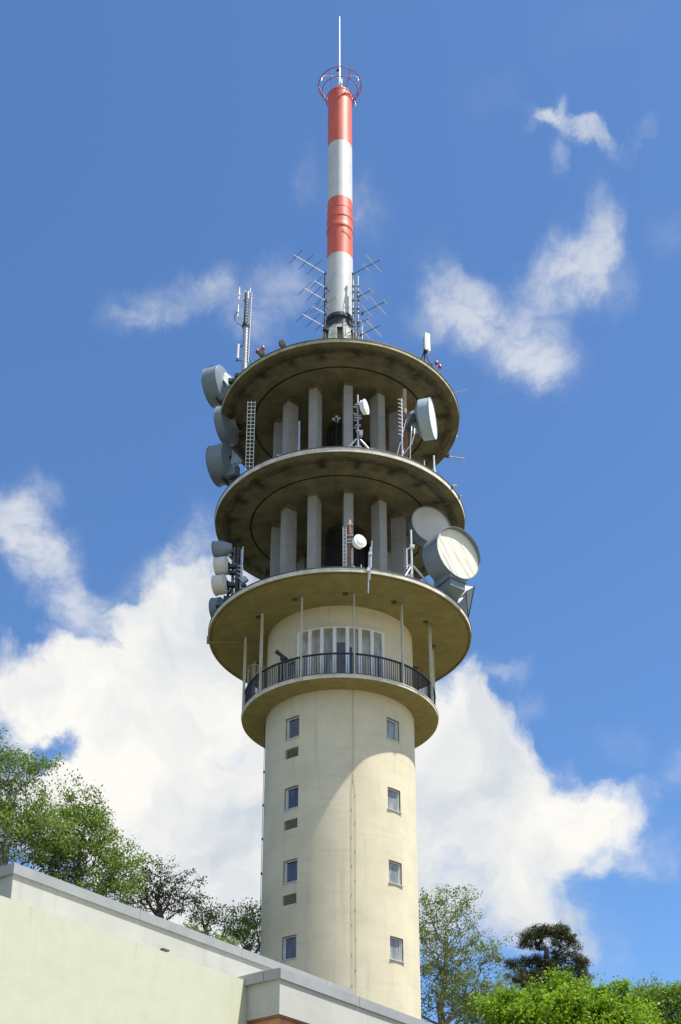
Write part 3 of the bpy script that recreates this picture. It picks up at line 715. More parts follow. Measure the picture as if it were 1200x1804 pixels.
b.box(col(392, 5.95, zl) + UP * .03, (.6, .16, .1)); b.box(col(404, 5.9, zl) + UP * .1, (.5, .3, .22))
b.build('brace', 'steel_dark', fr)
wp = thing('whip_antenna', 'thin tall pale whip beside the dark pole frame, left rim of the lowest platform', 'antenna', col(425.5, 5.7, zl))
q = wp.location; b = MB(); b.tube(q, (q.x, q.y, zfor(998, q.y)), .03, n=6); b.tube((q.x, q.y, zfor(998, q.y)), (q.x, q.y, zfor(963, q.y)), .022, n=6)
for py in (1000, 1007, 1014, 1021): b.tube((q.x, q.y, zfor(py, q.y)), (q.x - .2, q.y - .05, zfor(py, q.y) + .1), .02, n=5)
b.build('rod', 'alu', wp)
c10 = at_y(381, 999, bp.y + .1)
dish('drum_antenna', 'cream drum dish on the left pole frame, upper of the two cream ones', c10, -104, .42, .50, ('dish_cream', 'radome_white'), (p2.x, p2.y, zfor(1003, p2.y)), 'small drum dishes on the left pole frame', cat='drum antenna', back=.09, recess=.01)
c11 = at_y(378.5, 1032, bp.y + .1)
dish('drum_antenna', 'cream drum dish on the left pole frame, lower of the two cream ones', c11, -106, .44, .50, ('dish_cream', 'radome_white'), (p2.x, p2.y, zfor(1033, p2.y)), 'small drum dishes on the left pole frame', cat='drum antenna', back=.10, recess=.01)
c9 = at_y(378.5, 970, bp.y + .15)
dish('drum_antenna', 'blue-grey drum dish at the top of the left pole frame above the cream ones', c9, -106, .40, .38, ('dish_blue', 'radome_grey'), (p2.x, p2.y, zfor(980, p2.y)), None, cat='drum antenna', back=.5, recess=.01)
c12 = at_y(378, 1077, -1.2)
r12, a12 = dish('drum_antenna', 'blue-grey drum dish half hidden behind the left rim of the lowest platform', c12, -110, .60, .4, ('dish_blue', 'radome_grey'), (-5.4, -1.3, zl + .2), None, cat='drum antenna', back=.3, recess=.01)
bx = thing('junction_box', 'small pale panel box on the pole frame beside the top drum dish', 'box', at_y(405, 973, p2.y - .12))
MB().box(bx.location, (.16, .12, .42)).build('casing', 'radome_grey', bx); MB().box(bx.location + Vector((.0, .08, 0)), (.05, .08, .2)).build('clamp', 'steel_dark', bx)
fl = thing('floodlight', 'tilted floodlight behind the thin whip on the left rim of the lowest platform', 'floodlight', col(430, 5.7, zl))
q = at_y(430, 1022, fl.location.y)
MB().box(q, (.30, .16, .26), (Vector((.8, 0, .6)), Vector((0, 1, 0)), Vector((-.6, 0, .8)))).build('lamp_head', 'steel', fl)
MB().tube(fl.location, q, .03, n=6).box(q - UP * .28, (.22, .12, .12)).build('stand', 'steel_dark', fl)

# --- ladders between middle and top platform (left)
ld = thing('cable_ladder', 'tall narrow white double ladder rising from the middle platform at the left', 'ladder', col(437, 5.55, Z_MID + .25))
q = ld.location; b = MB(); ztl = zfor(707, q.y)
for dx in (-.13, .045, .22): MB().box((q.x + dx, q.y, (q.z + ztl) / 2), (.026, .04, ztl - q.z)).build('rail', 'white_paint', ld)
nr = int((ztl - q.z) / .215)
for k in range(nr): MB().box((q.x + .045, q.y, q.z + .15 + k * .215), (.34, .03, .026)).build('rung', 'white_paint', ld)

# --- whips on the middle platform, left
def whip(name, label, px, rr, z0, pytop, r=.03, m='steel', foot=True, group=None, back=False):
    p = col(px, rr, z0, back); o = thing(name, label, 'antenna', p, group); zt_ = zfor(pytop, p.y)
    MB().tube(p, (p.x, p.y, p.z + (zt_ - p.z) * .25), r * 1.5, n=8).tube((p.x, p.y, p.z + (zt_ - p.z) * .24), (p.x, p.y, zt_), r, r * .8, n=8).build('rod', m, o)
    if foot:
        b = MB(); b.box(p + Vector((0, 0, .08)), (.5, .3, .1))
        for s_ in (-1, 1): b.tube(p + Vector((s_ * .4, 0, .02)), p + Vector((0, 0, .55)), .03, n=6)
        b.build('foot', 'steel', o)
    return o
zm = Z_MID + .29
whip('whip_antenna', 'short pale whip on splayed feet before the left columns, middle platform', 526.5, 5.3, zm, 742, .055)
w_ = thing('junction_box', 'small pale box at the rim left of the columns, middle platform', 'box', col(492, 5.5, zm)); q = w_.location
MB().box(q + UP * .3, (.2, .2, .28)).build('casing', 'radome_grey', w_); MB().box(q + UP * .08, (.1, .1, .2)).build('foot', 'steel_dark', w_)
# --- tripod mast with the small white dish
def tripod_mast(label, px, rr, z0, pytop, r, m, wid, group=None, brown=None):
    p = col(px, rr, z0); o = thing('antenna_mast', label, 'antenna mast', p, group); zt_ = zfor(pytop, p.y)
    MB().tube(p, (p.x, p.y, zt_), r, r * .85, n=10).build('pole', m, o)
    b = MB(); hw = wid / 2
    for s_ in (-1, 1):
        b.tube(p + Vector((s_ * hw, -.05, .18)), p + Vector((s_ * .08, 0, .95)), .05, n=8)
        b.tube(p + Vector((s_ * .25, .5, .1)), p + Vector((0, 0, .95)), .04, n=6)
        b.box(p + Vector((s_ * hw, 0, .14)), (.12, .5, .28))
    b.box(p + Vector((0, -.12, .20)), (wid, .12, .12)).box(p + Vector((0, .2, .12)), (wid, .12, .12)).box(p + Vector((0, 0, .3)), (.3, .3, .35))
    b.build('tripod', 'steel', o)
    return o, p, zt_
tm, p, zt_ = tripod_mast('galvanised tripod mast with a tiny white drum dish, front of the middle platform', 631, 5.35, zm, 696, .05, 'steel', 1.25)
for py, wv in ((714, .26), (733, .30), (737, .34), (750, .26), (760, .2)):
    z_ = zfor(py, p.y); MB().box((p.x, p.y, z_), (wv, .12, .05)).build('clamp', 'steel', tm)
for py in (718, 730, 742, 755): MB().tube((p.x, p.y, zfor(py, p.y)), (p.x - .2, p.y - .05, zfor(py, p.y)), .02, n=5).build('peg', 'steel', tm)
MB().box((p.x + .14, p.y, zfor(764, p.y)), (.16, .16, .28)).build('junction_box', 'steel', tm)
cd = at_y(645.5, 716.5, p.y - .15)
dish('drum_antenna', 'tiny white drum dish on the galvanised tripod mast, middle platform', cd, 66, .33, .20, ('radome_white', 'radome_white'), (p.x, p.y, zfor(712, p.y)), None, cat='drum antenna', back=.08, recess=.01)
# --- brown pole with comb yagi and stay tubes, carries the pale blue dish
bm = thing('antenna_mast', 'brown and ochre pole with dark stays beside the pale blue dish, middle platform', 'antenna mast', col(716, 5.0, zm)); p = bm.location.copy()
MB().tube(p, (p.x, p.y, zfor(728, p.y)), .10, n=10).tube((p.x, p.y, zfor(728, p.y)), (p.x, p.y, zfor(687, p.y)), .095, n=10, mi=1).build('pole', ['brown', 'ochre'], bm)
MB().tube((p.x - .16, p.y + .1, zfor(740, p.y)), (p.x - .16, p.y + .1, zfor(684, p.y)), .05, n=8).build('side_tube', 'brown', bm)
b = MB()
b.tube((p.x + .1, p.y, zfor(733, p.y)), col(697, 5.6, zm), .04, n=6)
b.tube((p.x, p.y, zfor(735, p.y)), c4 - a4 * 1.05, .05, n=8).tube((p.x + .1, p.y, zfor(745, p.y)), c4 - a4 * 1.0 - UP * .3, .04, n=8)
b.box((p.x + .25, p.y, zfor(737, p.y)), (.45, .25, .35)).box((p.x + .2, p.y, zfor(750, p.y)), (.3, .25, .5))
b.build('bracket', 'steel_dark', bm)
b = MB(); x0 = col(722, 5.5, zm)
b.path([(p.x + .3, p.y, zfor(745, p.y)), (x0.x + .12, x0.y, zfor(760, x0.y)), (x0.x + .05, x0.y, zfor(785, x0.y)), x0], .035)
b.path([(p.x + .45, p.y, zfor(745, p.y)), (x0.x + .25, x0.y, zfor(765, x0.y)), (x0.x + .12, x0.y, zfor(782, x0.y)), (p.x - .5, x0.y, zm + .2)], .03)
b.tube(col(705, 5.3, zm), col(712, 5.2, zm) + UP * 1.2, .05, n=6); b.build('feeder_cable', 'steel', bm)
def comb(root, px, y, py0, py1, n, wid, m='white_paint', dirv=(-1, 0, 0)):
    b = MB(); p0 = at_y(px, py1, y); p1 = Vector((p0.x, y, zfor(py0, y))); b.tube(p0, p1, .03, n=6)
    d = Vector(dirv)
    for k in range(n):
        q = p0.lerp(p1, (k + .5) / n); b.tube(q - d * wid * .25, q + d * wid * .75, .017, n=5)
    return b
cy = thing('yagi_antenna', 'upright white comb-like yagi with short rods beside the brown and ochre pole', 'antenna', col(709, 5.4, zm)); q = cy.location
comb(cy, 709, q.y, 702, 770, 10, .24, dirv=(-.95, -.2, .25)).build('boom', 'alu', cy)
MB().tube(q, (q.x, q.y, zfor(768, q.y)), .045, n=6).build('pole', 'steel', cy)
# lamp cluster inside the top level
lc_ = thing('floodlight', 'white lamp cluster between two front columns under the highest platform', 'floodlight', (-.18, -2.2, zm)); q = at_y(593, 738, -2.2)
b = MB(); b.tube((q.x, -2.2, zm), q, .03, n=6).build('pole', 'steel_dark', lc_)
b = MB()
for dx, dz in ((-.15, 0), (.12, .05), (0, .16), (.02, -.12)): b.lathe(q + Vector((dx, 0, dz)), (dx * 2, -1, dz), [(0, .02), (.075, .0), (.05, -.12), (0, -.14)], 14)
b.build('lamp_head', 'white_paint', lc_)
# --- whips/fittings at the right rim of the middle platform
whip('whip_antenna', 'stubby pale whip standing on the right rim of the middle platform', 765.5, 5.9, zm - .1, 803, .055, 'alu', False)
whip('vent_stub', 'short dark stub just left of the pale whip, right rim of the middle platform', 748, 5.8, zm - .1, 812, .04, 'steel', False)
for px, lab in ((796, 'small grey camera on the right rim of the middle platform'), (808, 'tiny grey fitting low on the right rim of the middle platform')):
    q = col(px, 6.05, zm - .1); o = thing('security_camera' if px == 796 else 'rim_fitting', lab, 'camera' if px == 796 else 'fitting', q)
    s_ = .6 if px == 796 else .35
    MB().box(q + Vector((.12, -.05, .12 * s_)), (.34 * s_, .16 * s_, .14 * s_)).build('body', 'steel', o); MB().box(q + Vector((-.02, 0, .03)), (.12, .12, .14)).build('bracket', 'steel_dark', o)
# --- yagis off the top platform, right
def cross_yagi(name, label, root, boom, elems, m='alu', group=None, rb=.026, re=.013, em='steel'):
    """boom=(p,q); elems=[(fraction, half vector)]"""
    o = thing(name, label, 'antenna', root, group)
    MB().tube(boom[0], boom[1], rb, n=6).build('boom', m, o)
    b = MB()
    for f_, hv in elems:
        c = Vector(boom[0]).lerp(Vector(boom[1]), f_); b.tube(c - Vector(hv), c + Vector(hv), re, n=5)
    b.build('element', em, o)
    return o
yv = 2.6
pA, pB = at_y(788, 805, yv), at_y(818, 808, yv)
o = cross_yagi('yagi_antenna', 'two-rod yagi on a horizontal arm at the far right edge of the highest platform', pA, (at_y(782, 803, yv), pB), [(.28, Vector((0, 0, .42))), (.97, Vector((0, 0, .48)))], 'steel', None, .03, .016)
MB().box(at_y(786, 800, yv), (.32, .2, .3)).tube(at_y(789, 792, yv), at_y(789, 806, yv), .04, n=6).build('bracket', 'steel_dark', o)
# thin yagi further back
yv = 1.0
o = cross_yagi('yagi_antenna', 'faint thin yagi poking out from the right edge of the highest platform', at_y(805, 691, yv), (at_y(800, 692, yv), at_y(822, 686.5, yv)), [(.35, Vector((-.10, .2, .22))), (.6, Vector((-.08, .2, .2))), (.97, Vector((-.10, .2, .24)))], 'steel', None, .02, .008)
for i, (px, py, lab) in enumerate(((805, 769, 'small white dome lamp under the right edge of the highest platform'),)):
    q = at_y(px - 1.5, py, 1.2); o = thing('dome_lamp', lab, 'lamp', q)
    MB().lathe(q, (0, 0, 1), [(0, -.1), (.06, -.07), (.09, 0), (.06, .08), (0, .1)], 16).build('globe', 'white_paint', o); MB().box(q + Vector((-.12, 0, .02)), (.2, .06, .06)).build('arm', 'steel_dark', o)
# --- panel antenna top right
zt2 = Z_TOP + .24
pn = thing('panel_antenna', 'slim white panel antenna standing on the right of the highest platform', 'antenna', col(749, 5.6, zt2)); q = pn.location
c = at_y(752.5, 603.5, q.y)
MB().box(c, (.27, .15, 1.05), (Vector((.9, .43, 0)).normalized(), Vector((-.43, .9, 0)).normalized(), UP)).build('panel', 'white_paint', pn)
b = MB(); b.tube(q, (q.x, q.y + .1, zfor(592, q.y)), .035, n=6).box(q + Vector((0, 0, .10)), (.7, .5, .12)).box((q.x + .05, q.y, zfor(618, q.y)), (.2, .2, .1)).tube(q + Vector((.35, 0, .1)), (q.x, q.y, zfor(617, q.y)), .035, n=6).tube(q + Vector((-.3, 0, .1)), (q.x, q.y, zfor(617, q.y)), .03, n=6)
b.build('stand', 'steel_dark', pn)
# --- obstruction lights
def red_lights(pxs, lab, base_px, rr):
    q = col(base_px, rr, zt2); o = thing('warning_light', lab, 'warning light', q, 'red obstruction lights')
    b = MB(); hd = MB(); mid = zfor(pxs[0][1] + 6, q.y)
    b.tube(q, (q.x, q.y, mid), .03, n=6)
    for px, py in pxs:
        c = at_y(px, py, q.y); b.tube((q.x, q.y, mid), c - UP * .12, .02, n=5)
        hd.lathe(c, (0, 0, 1), [(0, -.11), (.085, -.10), (.10, -.03), (.06, .10), (.02, .14), (0, .14)], 14)
    b.build('stand', 'steel', o); hd.build('lens', 'red_lens', o)
red_lights([(453.5, 619), (463.5, 613)], 'pair of red obstruction lights on the left of the highest platform', 457, 5.65)
red_lights([(769, 639), (775, 646)], 'pair of red obstruction lights on the right of the highest platform', 774, 5.85)
for px, py, lab in ((460.5, 623, 'small dark floodlight beside the left red lights, highest platform'), (497.5, 607, 'small dark floodlight alone on the front left rim of the highest platform')):
    q = col(px, 5.8, zt2 - .1); o = thing('floodlight', lab, 'floodlight', q, 'dark floodlights on the rim')
    c = at_y(px, py, q.y); MB().box(c, (.22, .3, .30), (Vector((.85, 0, .5)), Vector((0, 1, 0)), Vector((-.5, 0, .85)))).build('lamp_head', 'brown_dark', o)
    MB().tube(q, c, .04, n=6).build('stand', 'steel_dark', o)
# --- antenna mast top left
am = thing('antenna_mast', 'thick galvanised pole with a black band at the left of the highest platform', 'antenna mast', col(430.5, 5.6, zt2)); p = am.location.copy()
zt_ = zfor(515, p.y)
MB().tube(p, (p.x, p.y, zfor(576, p.y)), .155, n=16).tube((p.x, p.y, zfor(576, p.y)), (p.x + .02, p.y, zt_), .095, n=12).build('pole', 'steel', am)
MB().lathe((p.x, p.y, zfor(575, p.y)), UP, [(.14, -.08), (.20, -.08), (.20, .05), (.14, .05)], 20).build('collar', 'cable', am)
b = MB(); b.box(p + Vector((.05, 0, .12)), (1.0, .4, .16)); b.box(p + Vector((-.6, .15, .0)), (.35, .25, .18)); b.tube((p.x + .1, p.y, zfor(618, p.y)), p + Vector((.62, 0, .05)), .035, n=6)
b.build('foot', 'steel_dark', am)
MB().tube((p.x - .12, p.y, zfor(570, p.y)), (p.x - .1, p.y, zfor(515, p.y)), .05, n=8).box((p.x - .08, p.y, zfor(530, p.y)), (.16, .12, .1)).box((p.x, p.y, zfor(558, p.y)), (.16, .16, .14)).build('side_tube', 'steel_dark', am)
dip = thing('dipole_antenna', 'two pale dipoles on a white upright, left side of the banded pole, highest platform', 'antenna', (p.x - .28, p.y, zfor(569, p.y))); q = dip.location
MB().tube(at_y(429, 568, p.y), at_y(432, 513, p.y), .045, n=8).build('upright', 'alu', dip)
for (xa, y0_, y1_) in ((421.5, 507, 528), (419.5, 537, 558.5)):
    b = MB(); ym = p.y - .15; b.tube(at_y(xa - 1, y1_, ym), at_y(xa + .5, y0_, ym), .042, n=8).tube(at_y(xa - .6, (y0_ + y1_) / 2 + 3, ym), at_y(xa, (y0_ + y1_) / 2 - 2, ym), .07, n=8)
    for yy in (y0_ + 8, y1_ - 4): b.tube(at_y(xa, yy, ym), at_y(430, yy + 6, p.y), .018, n=5)
    b.build('dipole', 'alu', dip)
b = MB(); b.path([at_y(418.5, 549, p.y - .15), at_y(413.5, 556, p.y - .1), at_y(413.5, 562, p.y), at_y(418, 569, p.y), at_y(427.5, 575, p.y)], .02, n=5); b.build('cable', 'cable', dip)
hy = thing('yagi_antenna', 'long upright helical comb antenna just right of the banded pole, highest platform', 'antenna', col(438, 5.5, zt2)); q = hy.location
b = MB(); b0 = at_y(437.5, 638, q.y); b1 = at_y(444, 516, q.y); b.tube(b0, b1, .02, n=5); b.build('boom', 'alu', hy)
b = MB(); nn = 24
for k in range(nn):
    c = b0.lerp(b1, (k + .5) / nn); b.tube(c + Vector((-.14, 0, -.07)), c + Vector((.08, 0, .06)), .017, n=5)
b.build('element', 'steel', hy)
lw = thing('whip_antenna', 'thin rod with a bright ball tip rising above the banded pole, highest platform', 'antenna', at_y(440.5, 520, p.y))
MB().tube(at_y(440.5, 521, p.y), at_y(441, 508, p.y), .035, n=6).build('rod', 'alu', lw); q = at_y(441, 505.5, p.y); MB().lathe(q, UP, [(0, -.05), (.05, 0), (0, .06)], 12).build('tip', 'white_paint', lw); MB().box(at_y(438, 517, p.y), (.25, .08, .08)).build('bracket', 'steel', lw)
st = thing('stick_antenna', 'short white tube antenna low on the left of the banded pole, highest platform', 'antenna', at_y(419, 635, p.y))
MB().tube(at_y(418.5, 632, p.y - .1), at_y(420, 607, p.y - .1), .065, n=10).build('tube', 'white_paint', st)
MB().tube(at_y(418, 636, p.y - .1), at_y(418.5, 631, p.y - .1), .055, n=8).tube(at_y(420, 611, p.y - .1), at_y(430, 609, p.y), .025, n=5).tube(at_y(418.5, 634, p.y - .1), at_y(429, 637, p.y), .02, n=5).build('bracket', 'steel_dark', st)
# --- yagis at the foot of the mast
def zfix(px, py, y): return at_y(px, py, y)
def mast_yagis(side, pipe, specs, names):
    for i, (root_px, root_py, L_, azv, els) in enumerate(specs):
        r0 = at_y(root_px, root_py, pipe[1]); az_ = radians(azv)
        d = Vector((sin(az_), -cos(az_), 0)); e = Vector((cos(az_), sin(az_), 0))
        o = cross_yagi('yagi_antenna', names[i], r0, (r0, r0 + d * L_), [(f_, e * h_) for f_, h_ in els], 'alu' if side < 0 else 'steel_dark', 'crossed-rod yagis round the foot of the mast', .030 if side < 0 else .02, .014 if side < 0 else .026, em='steel_dark' if side < 0 else 'alu')
        MB().box(r0, (.12, .12, .12)).build('clamp', 'steel_dark', o)
yp = -.75
lp = thing('antenna_pole', 'thin dark pole carrying yagis at the left of the mast foot', 'pole', at_y(573, 594, yp)); q0 = at_y(573, 480, yp)
MB().tube((q0.x, yp, zt2), q0, .055, n=8).build('pole', 'steel_dark', lp)
MB().box((q0.x, yp, zfor(578, yp)), (.22, .2, .3)).build('clamp', 'steel_dark', lp); b = MB(); b.tube((q0.x, yp, zfor(505, yp)), (q0.x + .3, yp + .5, zfor(505, yp)), .02, n=5); b.build('stay', 'steel_dark', lp); MB().tube((q0.x, yp, zfor(553, yp)), (q0.x + .3, yp + .5, zfor(553, yp)), .02, n=5).build('stay', 'steel_dark', lp)
mast_yagis(-1, (0, yp), [
 (573, 482, 2.05, -52, [(.97, .10), (.62, .62), (.35, .66), (.92, .55)]),
 (574, 507, .75, -52, [(.8, .5)]), (574, 530, 1.45, -52, [(.95, .6), (.55, .62), (.2, .55)]),
 (573, 553, .80, -52, [(.85, .5)]), (574, 577, 1.5, -52, [(.95, .6), (.55, .62), (.2, .5)])],
 ['long yagi highest on the left pole, reaching over the white band', 'short yagi second from the top on the left pole', 'yagi third from the top on the left pole', 'short yagi fourth from the top on the left pole', 'lowest yagi on the left pole just above the platform'])
o = cross_yagi('yagi_antenna', 'dark yagi pointing towards the viewer at half height of the left pole', at_y(572, 537, yp), (at_y(572, 537, yp), at_y(572, 537, yp) + Vector((.15, .3, 0))), [(0, Vector((.6, -.55, 0)) )], 'steel', 'crossed-rod yagis round the foot of the mast', .03, .018)
for nm_, px_, pt_, rr_ in (('straight steel pole nearest the mast on its right, carrying yagis', 622, 480, .05), ('second steel pole right of the mast, slightly farther out', 630.5, 487, .05)):
    o = thing('antenna_pole', nm_, 'pole', at_y(px_, 594, yp)); q0 = at_y(px_, pt_, yp)
    MB().tube((q0.x, yp, zt2), q0, rr_, n=8).build('pole', 'steel', o)
    for py in (505, 515, 530, 545, 552, 568, 576): MB().box((q0.x, yp, zfor(py, yp)), (.13, .12, .05)).build('clamp', 'steel_dark', o)
lt = thing('lattice_ladder', 'narrow steel lattice ladder between the two poles right of the mast', 'ladder', at_y(627, 594, yp - .05))
b = MB()
for px in (625.5, 628.5): q0 = at_y(px, 500, yp - .05); MB().tube((q0.x, q0.y, zt2), q0, .014, n=4).build('rail', 'steel', lt)
for py in range(503, 592, 5): MB().tube(at_y(624.5, py, yp - .05), at_y(630, py + 3, yp - .05), .014, n=4).build('rung', 'steel', lt)
mast_yagis(1, (0, yp), [
 (622, 483, 1.80, 55, [(.97, .06), (.72, .72), (.45, .3)]),
 (631, 523, .85, 55, [(.95, .2), (.35, .5)]), (638, 552, 1.45, 55, [(.66, .80), (.2, .45), (.98, .15)]),
 (631, 571, .75, 55, [(.9, .1), (.3, .3)]), (636, 590, 1.15, 55, [(.70, .70), (.2, .45)])],
 ['long yagi highest on the right, crossing the sky above the steel poles', 'short yagi second from the top at the right poles', 'wide bright yagi third from the top at the right poles', 'short yagi fourth from the top at the right poles', 'lowest yagi at the right just above the platform'])
sw = thing('whip_antenna', 'short white upright rod beside the right steel poles at the mast foot', 'antenna', at_y(638, 597, yp))
q = at_y(638, 572, yp); MB().tube((q.x, yp, zt2), q, .03, n=6).build('rod', 'white_paint', sw); MB().box((q.x, yp, zt2 + .06), (.16, .16, .12)).build('foot', 'steel', sw)
# --- front of the lowest platform
bt = thing('antenna_mast', 'brown tube mast on small feet at the front of the lowest platform', 'antenna mast', col(616, 5.4, zl)); p = bt.location.copy()
MB().tube(p, (p.x, p.y, zfor(940, p.y)), .09, n=10).tube((p.x, p.y, zfor(942, p.y)), (p.x, p.y, zfor(925, p.y)), .115, n=12).tube((p.x, p.y, zfor(925, p.y)), (p.x, p.y, zfor(917, p.y)), .085, .075, n=10, mi=1).build('pole', ['brown', 'ochre'], bt)
b = MB()
for s_ in (-1, 1):
    b.tube(p + Vector((s_ * .38, -.05, .04)), p + Vector((s_ * .06, 0, .62)), .04, n=6); b.box(p + Vector((s_ * .38, 0, .06)), (.16, .4, .12))
MB().tube((p.x + .1, p.y, zl), (p.x + .1, p.y, zfor(967, p.y)), .03, n=6).build('conduit', 'alu', bt)
for py in (926, 945, 953, 958): MB().box((p.x + .03, p.y, zfor(py, p.y)), (.26, .22, .05)).build('clamp', 'steel', bt)
b.box(p + Vector((0, -.1, .05)), (.9, .1, .08)); b.build('foot', 'steel', bt)
lt = thing('cable_ladder', 'slim pale ladder left of the brown tube mast, front of the lowest platform', 'ladder', col(607.5, 5.45, zl)); q = lt.location; zt_ = zfor(928, q.y)
b = MB()
for dx in (-.07, .07): b.box((q.x + dx, q.y, (q.z + zt_) / 2), (.022, .03, zt_ - q.z))
for k in range(int((zt_ - q.z) / .2)): b.box((q.x, q.y, q.z + .1 + k * .2), (.14, .02, .02))
b.build('rail', 'alu', lt)
cd = at_y(635, 952.5, p.y - .25)
dish('drum_antenna', 'small round white dish on the brown tube mast, front of the lowest platform', cd, 30, .285, .24, ('radome_white', 'radome_white'), (p.x + .08, p.y, zfor(955, p.y)), None, cat='drum antenna', back=.08, recess=.01)
vd = thing('dipole_antenna', 'long vertical dipole hanging over the front rim of the lowest platform', 'antenna', col(651, 6.2, zl)); q = vd.location; yv = q.y
b = MB(); b.tube(at_y(648.5, 1045, yv), at_y(650.5, 972, yv), .035, n=8); b.tube(at_y(651, 1022, yv), at_y(653, 964, yv), .045, n=8); b.tube(at_y(654.5, 975, yv), at_y(655, 953, yv), .03, n=8); b.build('rod', 'steel', vd)
b = MB(); b.box(at_y(653, 976, yv), (.14, .12, .1)).box(at_y(649, 1006, yv + .1), (.10, .3, .16)).tube(at_y(654.5, 1000, yv), at_y(654.5, 975, yv), .018, n=5); b.build('bracket', 'alu', vd)
rf = thing('antenna_mast', 'pale pole with side arm on a braced frame, right front of the lowest platform', 'antenna mast', col(726.5, 5.6, zl)); p = rf.location.copy()
MB().tube(p + UP * .25, (p.x, p.y, zfor(934, p.y)), .05, .045, n=10).build('pole', 'alu', rf)
b = MB(); q1 = at_y(717, 1003, p.y); q2 = at_y(716.5, 968, p.y); b.tube(q1, q2, .035, n=8).tube(q2, at_y(726, 963, p.y), .03, n=6).tube(at_y(717, 1000, p.y), at_y(726, 992, p.y), .03, n=6).box(at_y(726.5, 963, p.y), (.2, .14, .14)); b.build('side_arm', 'alu', rf)
b = MB(); e1 = col(759, 5.75, zl); e0 = col(713, 5.75, zl)
b.tube((p.x + .05, p.y, p.z + .95), e1 + UP * .25, .05, n=8).tube((p.x - .05, p.y, p.z + .9), e0 + UP * .15, .04, n=8).tube((p.x, p.y, p.z + .9), (p.x - .1, p.y - .1, p.z + .1), .05, n=6)
for dy in (0, .35): b.tube(col(722, 5.75, zl) + Vector((0, dy, .22)), e1 + Vector((0, dy, .16)), .05, n=6)
b.box(e1 + Vector((0, .1, .14)), (.25, .5, .24)).box(col(722, 5.75, zl) + UP * .14, (.25, .4, .22)); b.build('braced_frame', 'steel', rf)
for px, lab in ((624, 'small junction post behind the rim at the front of the lowest platform'),):
    pass
pp = thing('rim_fitting', 'small pale peg on the rim between brown mast and hanging dipole', 'fitting', col(636.5, 5.75, zl))
q = pp.location; MB().tube(q, q + UP * .30, .025, n=6).box(q + Vector((.08, 0, .1)), (.2, .06, .04)).build('peg', 'alu', pp); MB().lathe(q + UP * .32, UP, [(0, -.03), (.035, 0), (0, .04)], 10).build('knob', 'alu', pp)
# thin pipes left on the lowest platform
for px, lab in ((461, 'left of two thin pipes beside the left columns, lowest platform'), (464, 'right of two thin pipes beside the left columns, lowest platform')):
    whip('whip_antenna', lab, px, 3.9, zl, 990, .018, 'steel_dark', False)
# telescope on the balcony railing
q = col(497, 4.28, Z_BAL + .25); ts = thing('coin_telescope', 'dark coin-operated telescope standing at the balcony railing on the left', 'telescope', q)
MB().tube(q, q + UP * 1.15, .05, n=10).lathe(q, UP, [(.14, 0), (.14, .04), (.06, .08)], 16).build('stand', 'rail', ts)
tb = q + UP * 1.30; dv = Vector((-.75, -.55, .35)).normalized()
MB().tube(tb - dv * .25, tb + dv * .32, .075, .085, n=12).box(tb - UP * .10, (.20, .16, .18)).tube(tb + dv * .30, tb + dv * .36, .10, n=12).build('body', 'rail', ts)

# ------------------------------------------------------------------ BUILDINGS
al = radians(33.6); be = radians(-48)
U_ = Vector((sin(al), cos(al), 0)); V_ = Vector((sin(be), cos(be), 0)); Nr = Vector((cos(al), -sin(al), 0)); Nl = Vector((-cos(be), sin(be), 0))
Nl = Vector((-U_.x, -U_.y, 0)) if False else Nl
r_ = ray(494, 1704.5); t_ = 27.0 / r_.y; Cc = Vector((0, -CD, 0)) + r_ * t_
zC = Cc.z
wC, wG = 2.3, 1.25
PA = Cc - Nr * wC; PG = Cc - Nr * (wC - wG)
A0 = at_plane(29, 1517, PA, Nr); A1 = at_plane(494, 1696, PA, Nr); A2 = at_plane(621.5, 1747, PA, Nr)
zA = (A0.z + A1.z + A2.z) / 3
A0 = Vector((A0.x, A0.y, zA)); A2 = Vector((A2.x, A2.y, zA))
G0 = at_plane(0, 1577, PG, Nr); G1 = at_plane(465.5, 1738.5, PG, Nr); zG = (G0.z + G1.z) / 2
print('zC', zC, 'A z', A0.z, A1.z, A2.z, 'G z', G0.z, G1.z, 'dist', A0.y + CD, A2.y + CD, G1.y + CD)
print('coping px/m', F / ((A0.y + CD) * cos(TH) + zA * sin(TH)))
GREEN_TOP = 0
tall = thing('rooftop_building', 'pale grey flat-roofed building with metal coping and orange-clad corner bay before the tower', 'building', (Cc.x, Cc.y, GZ))
def prism(b, pts, z0, z1, mi=0, top=True):
    n = len(pts); vs = [Vector((p.x, p.y, z0)) for p in pts] + [Vector((p.x, p.y, z1)) for p in pts]
    b.add(vs, [(i, (i + 1) % n, n + (i + 1) % n, n + i) for i in range(n)] + ([tuple(range(n, 2 * n))] if top else []) + [tuple(range(n))[::-1]], mi)
# coping sheet heights
hc = .215
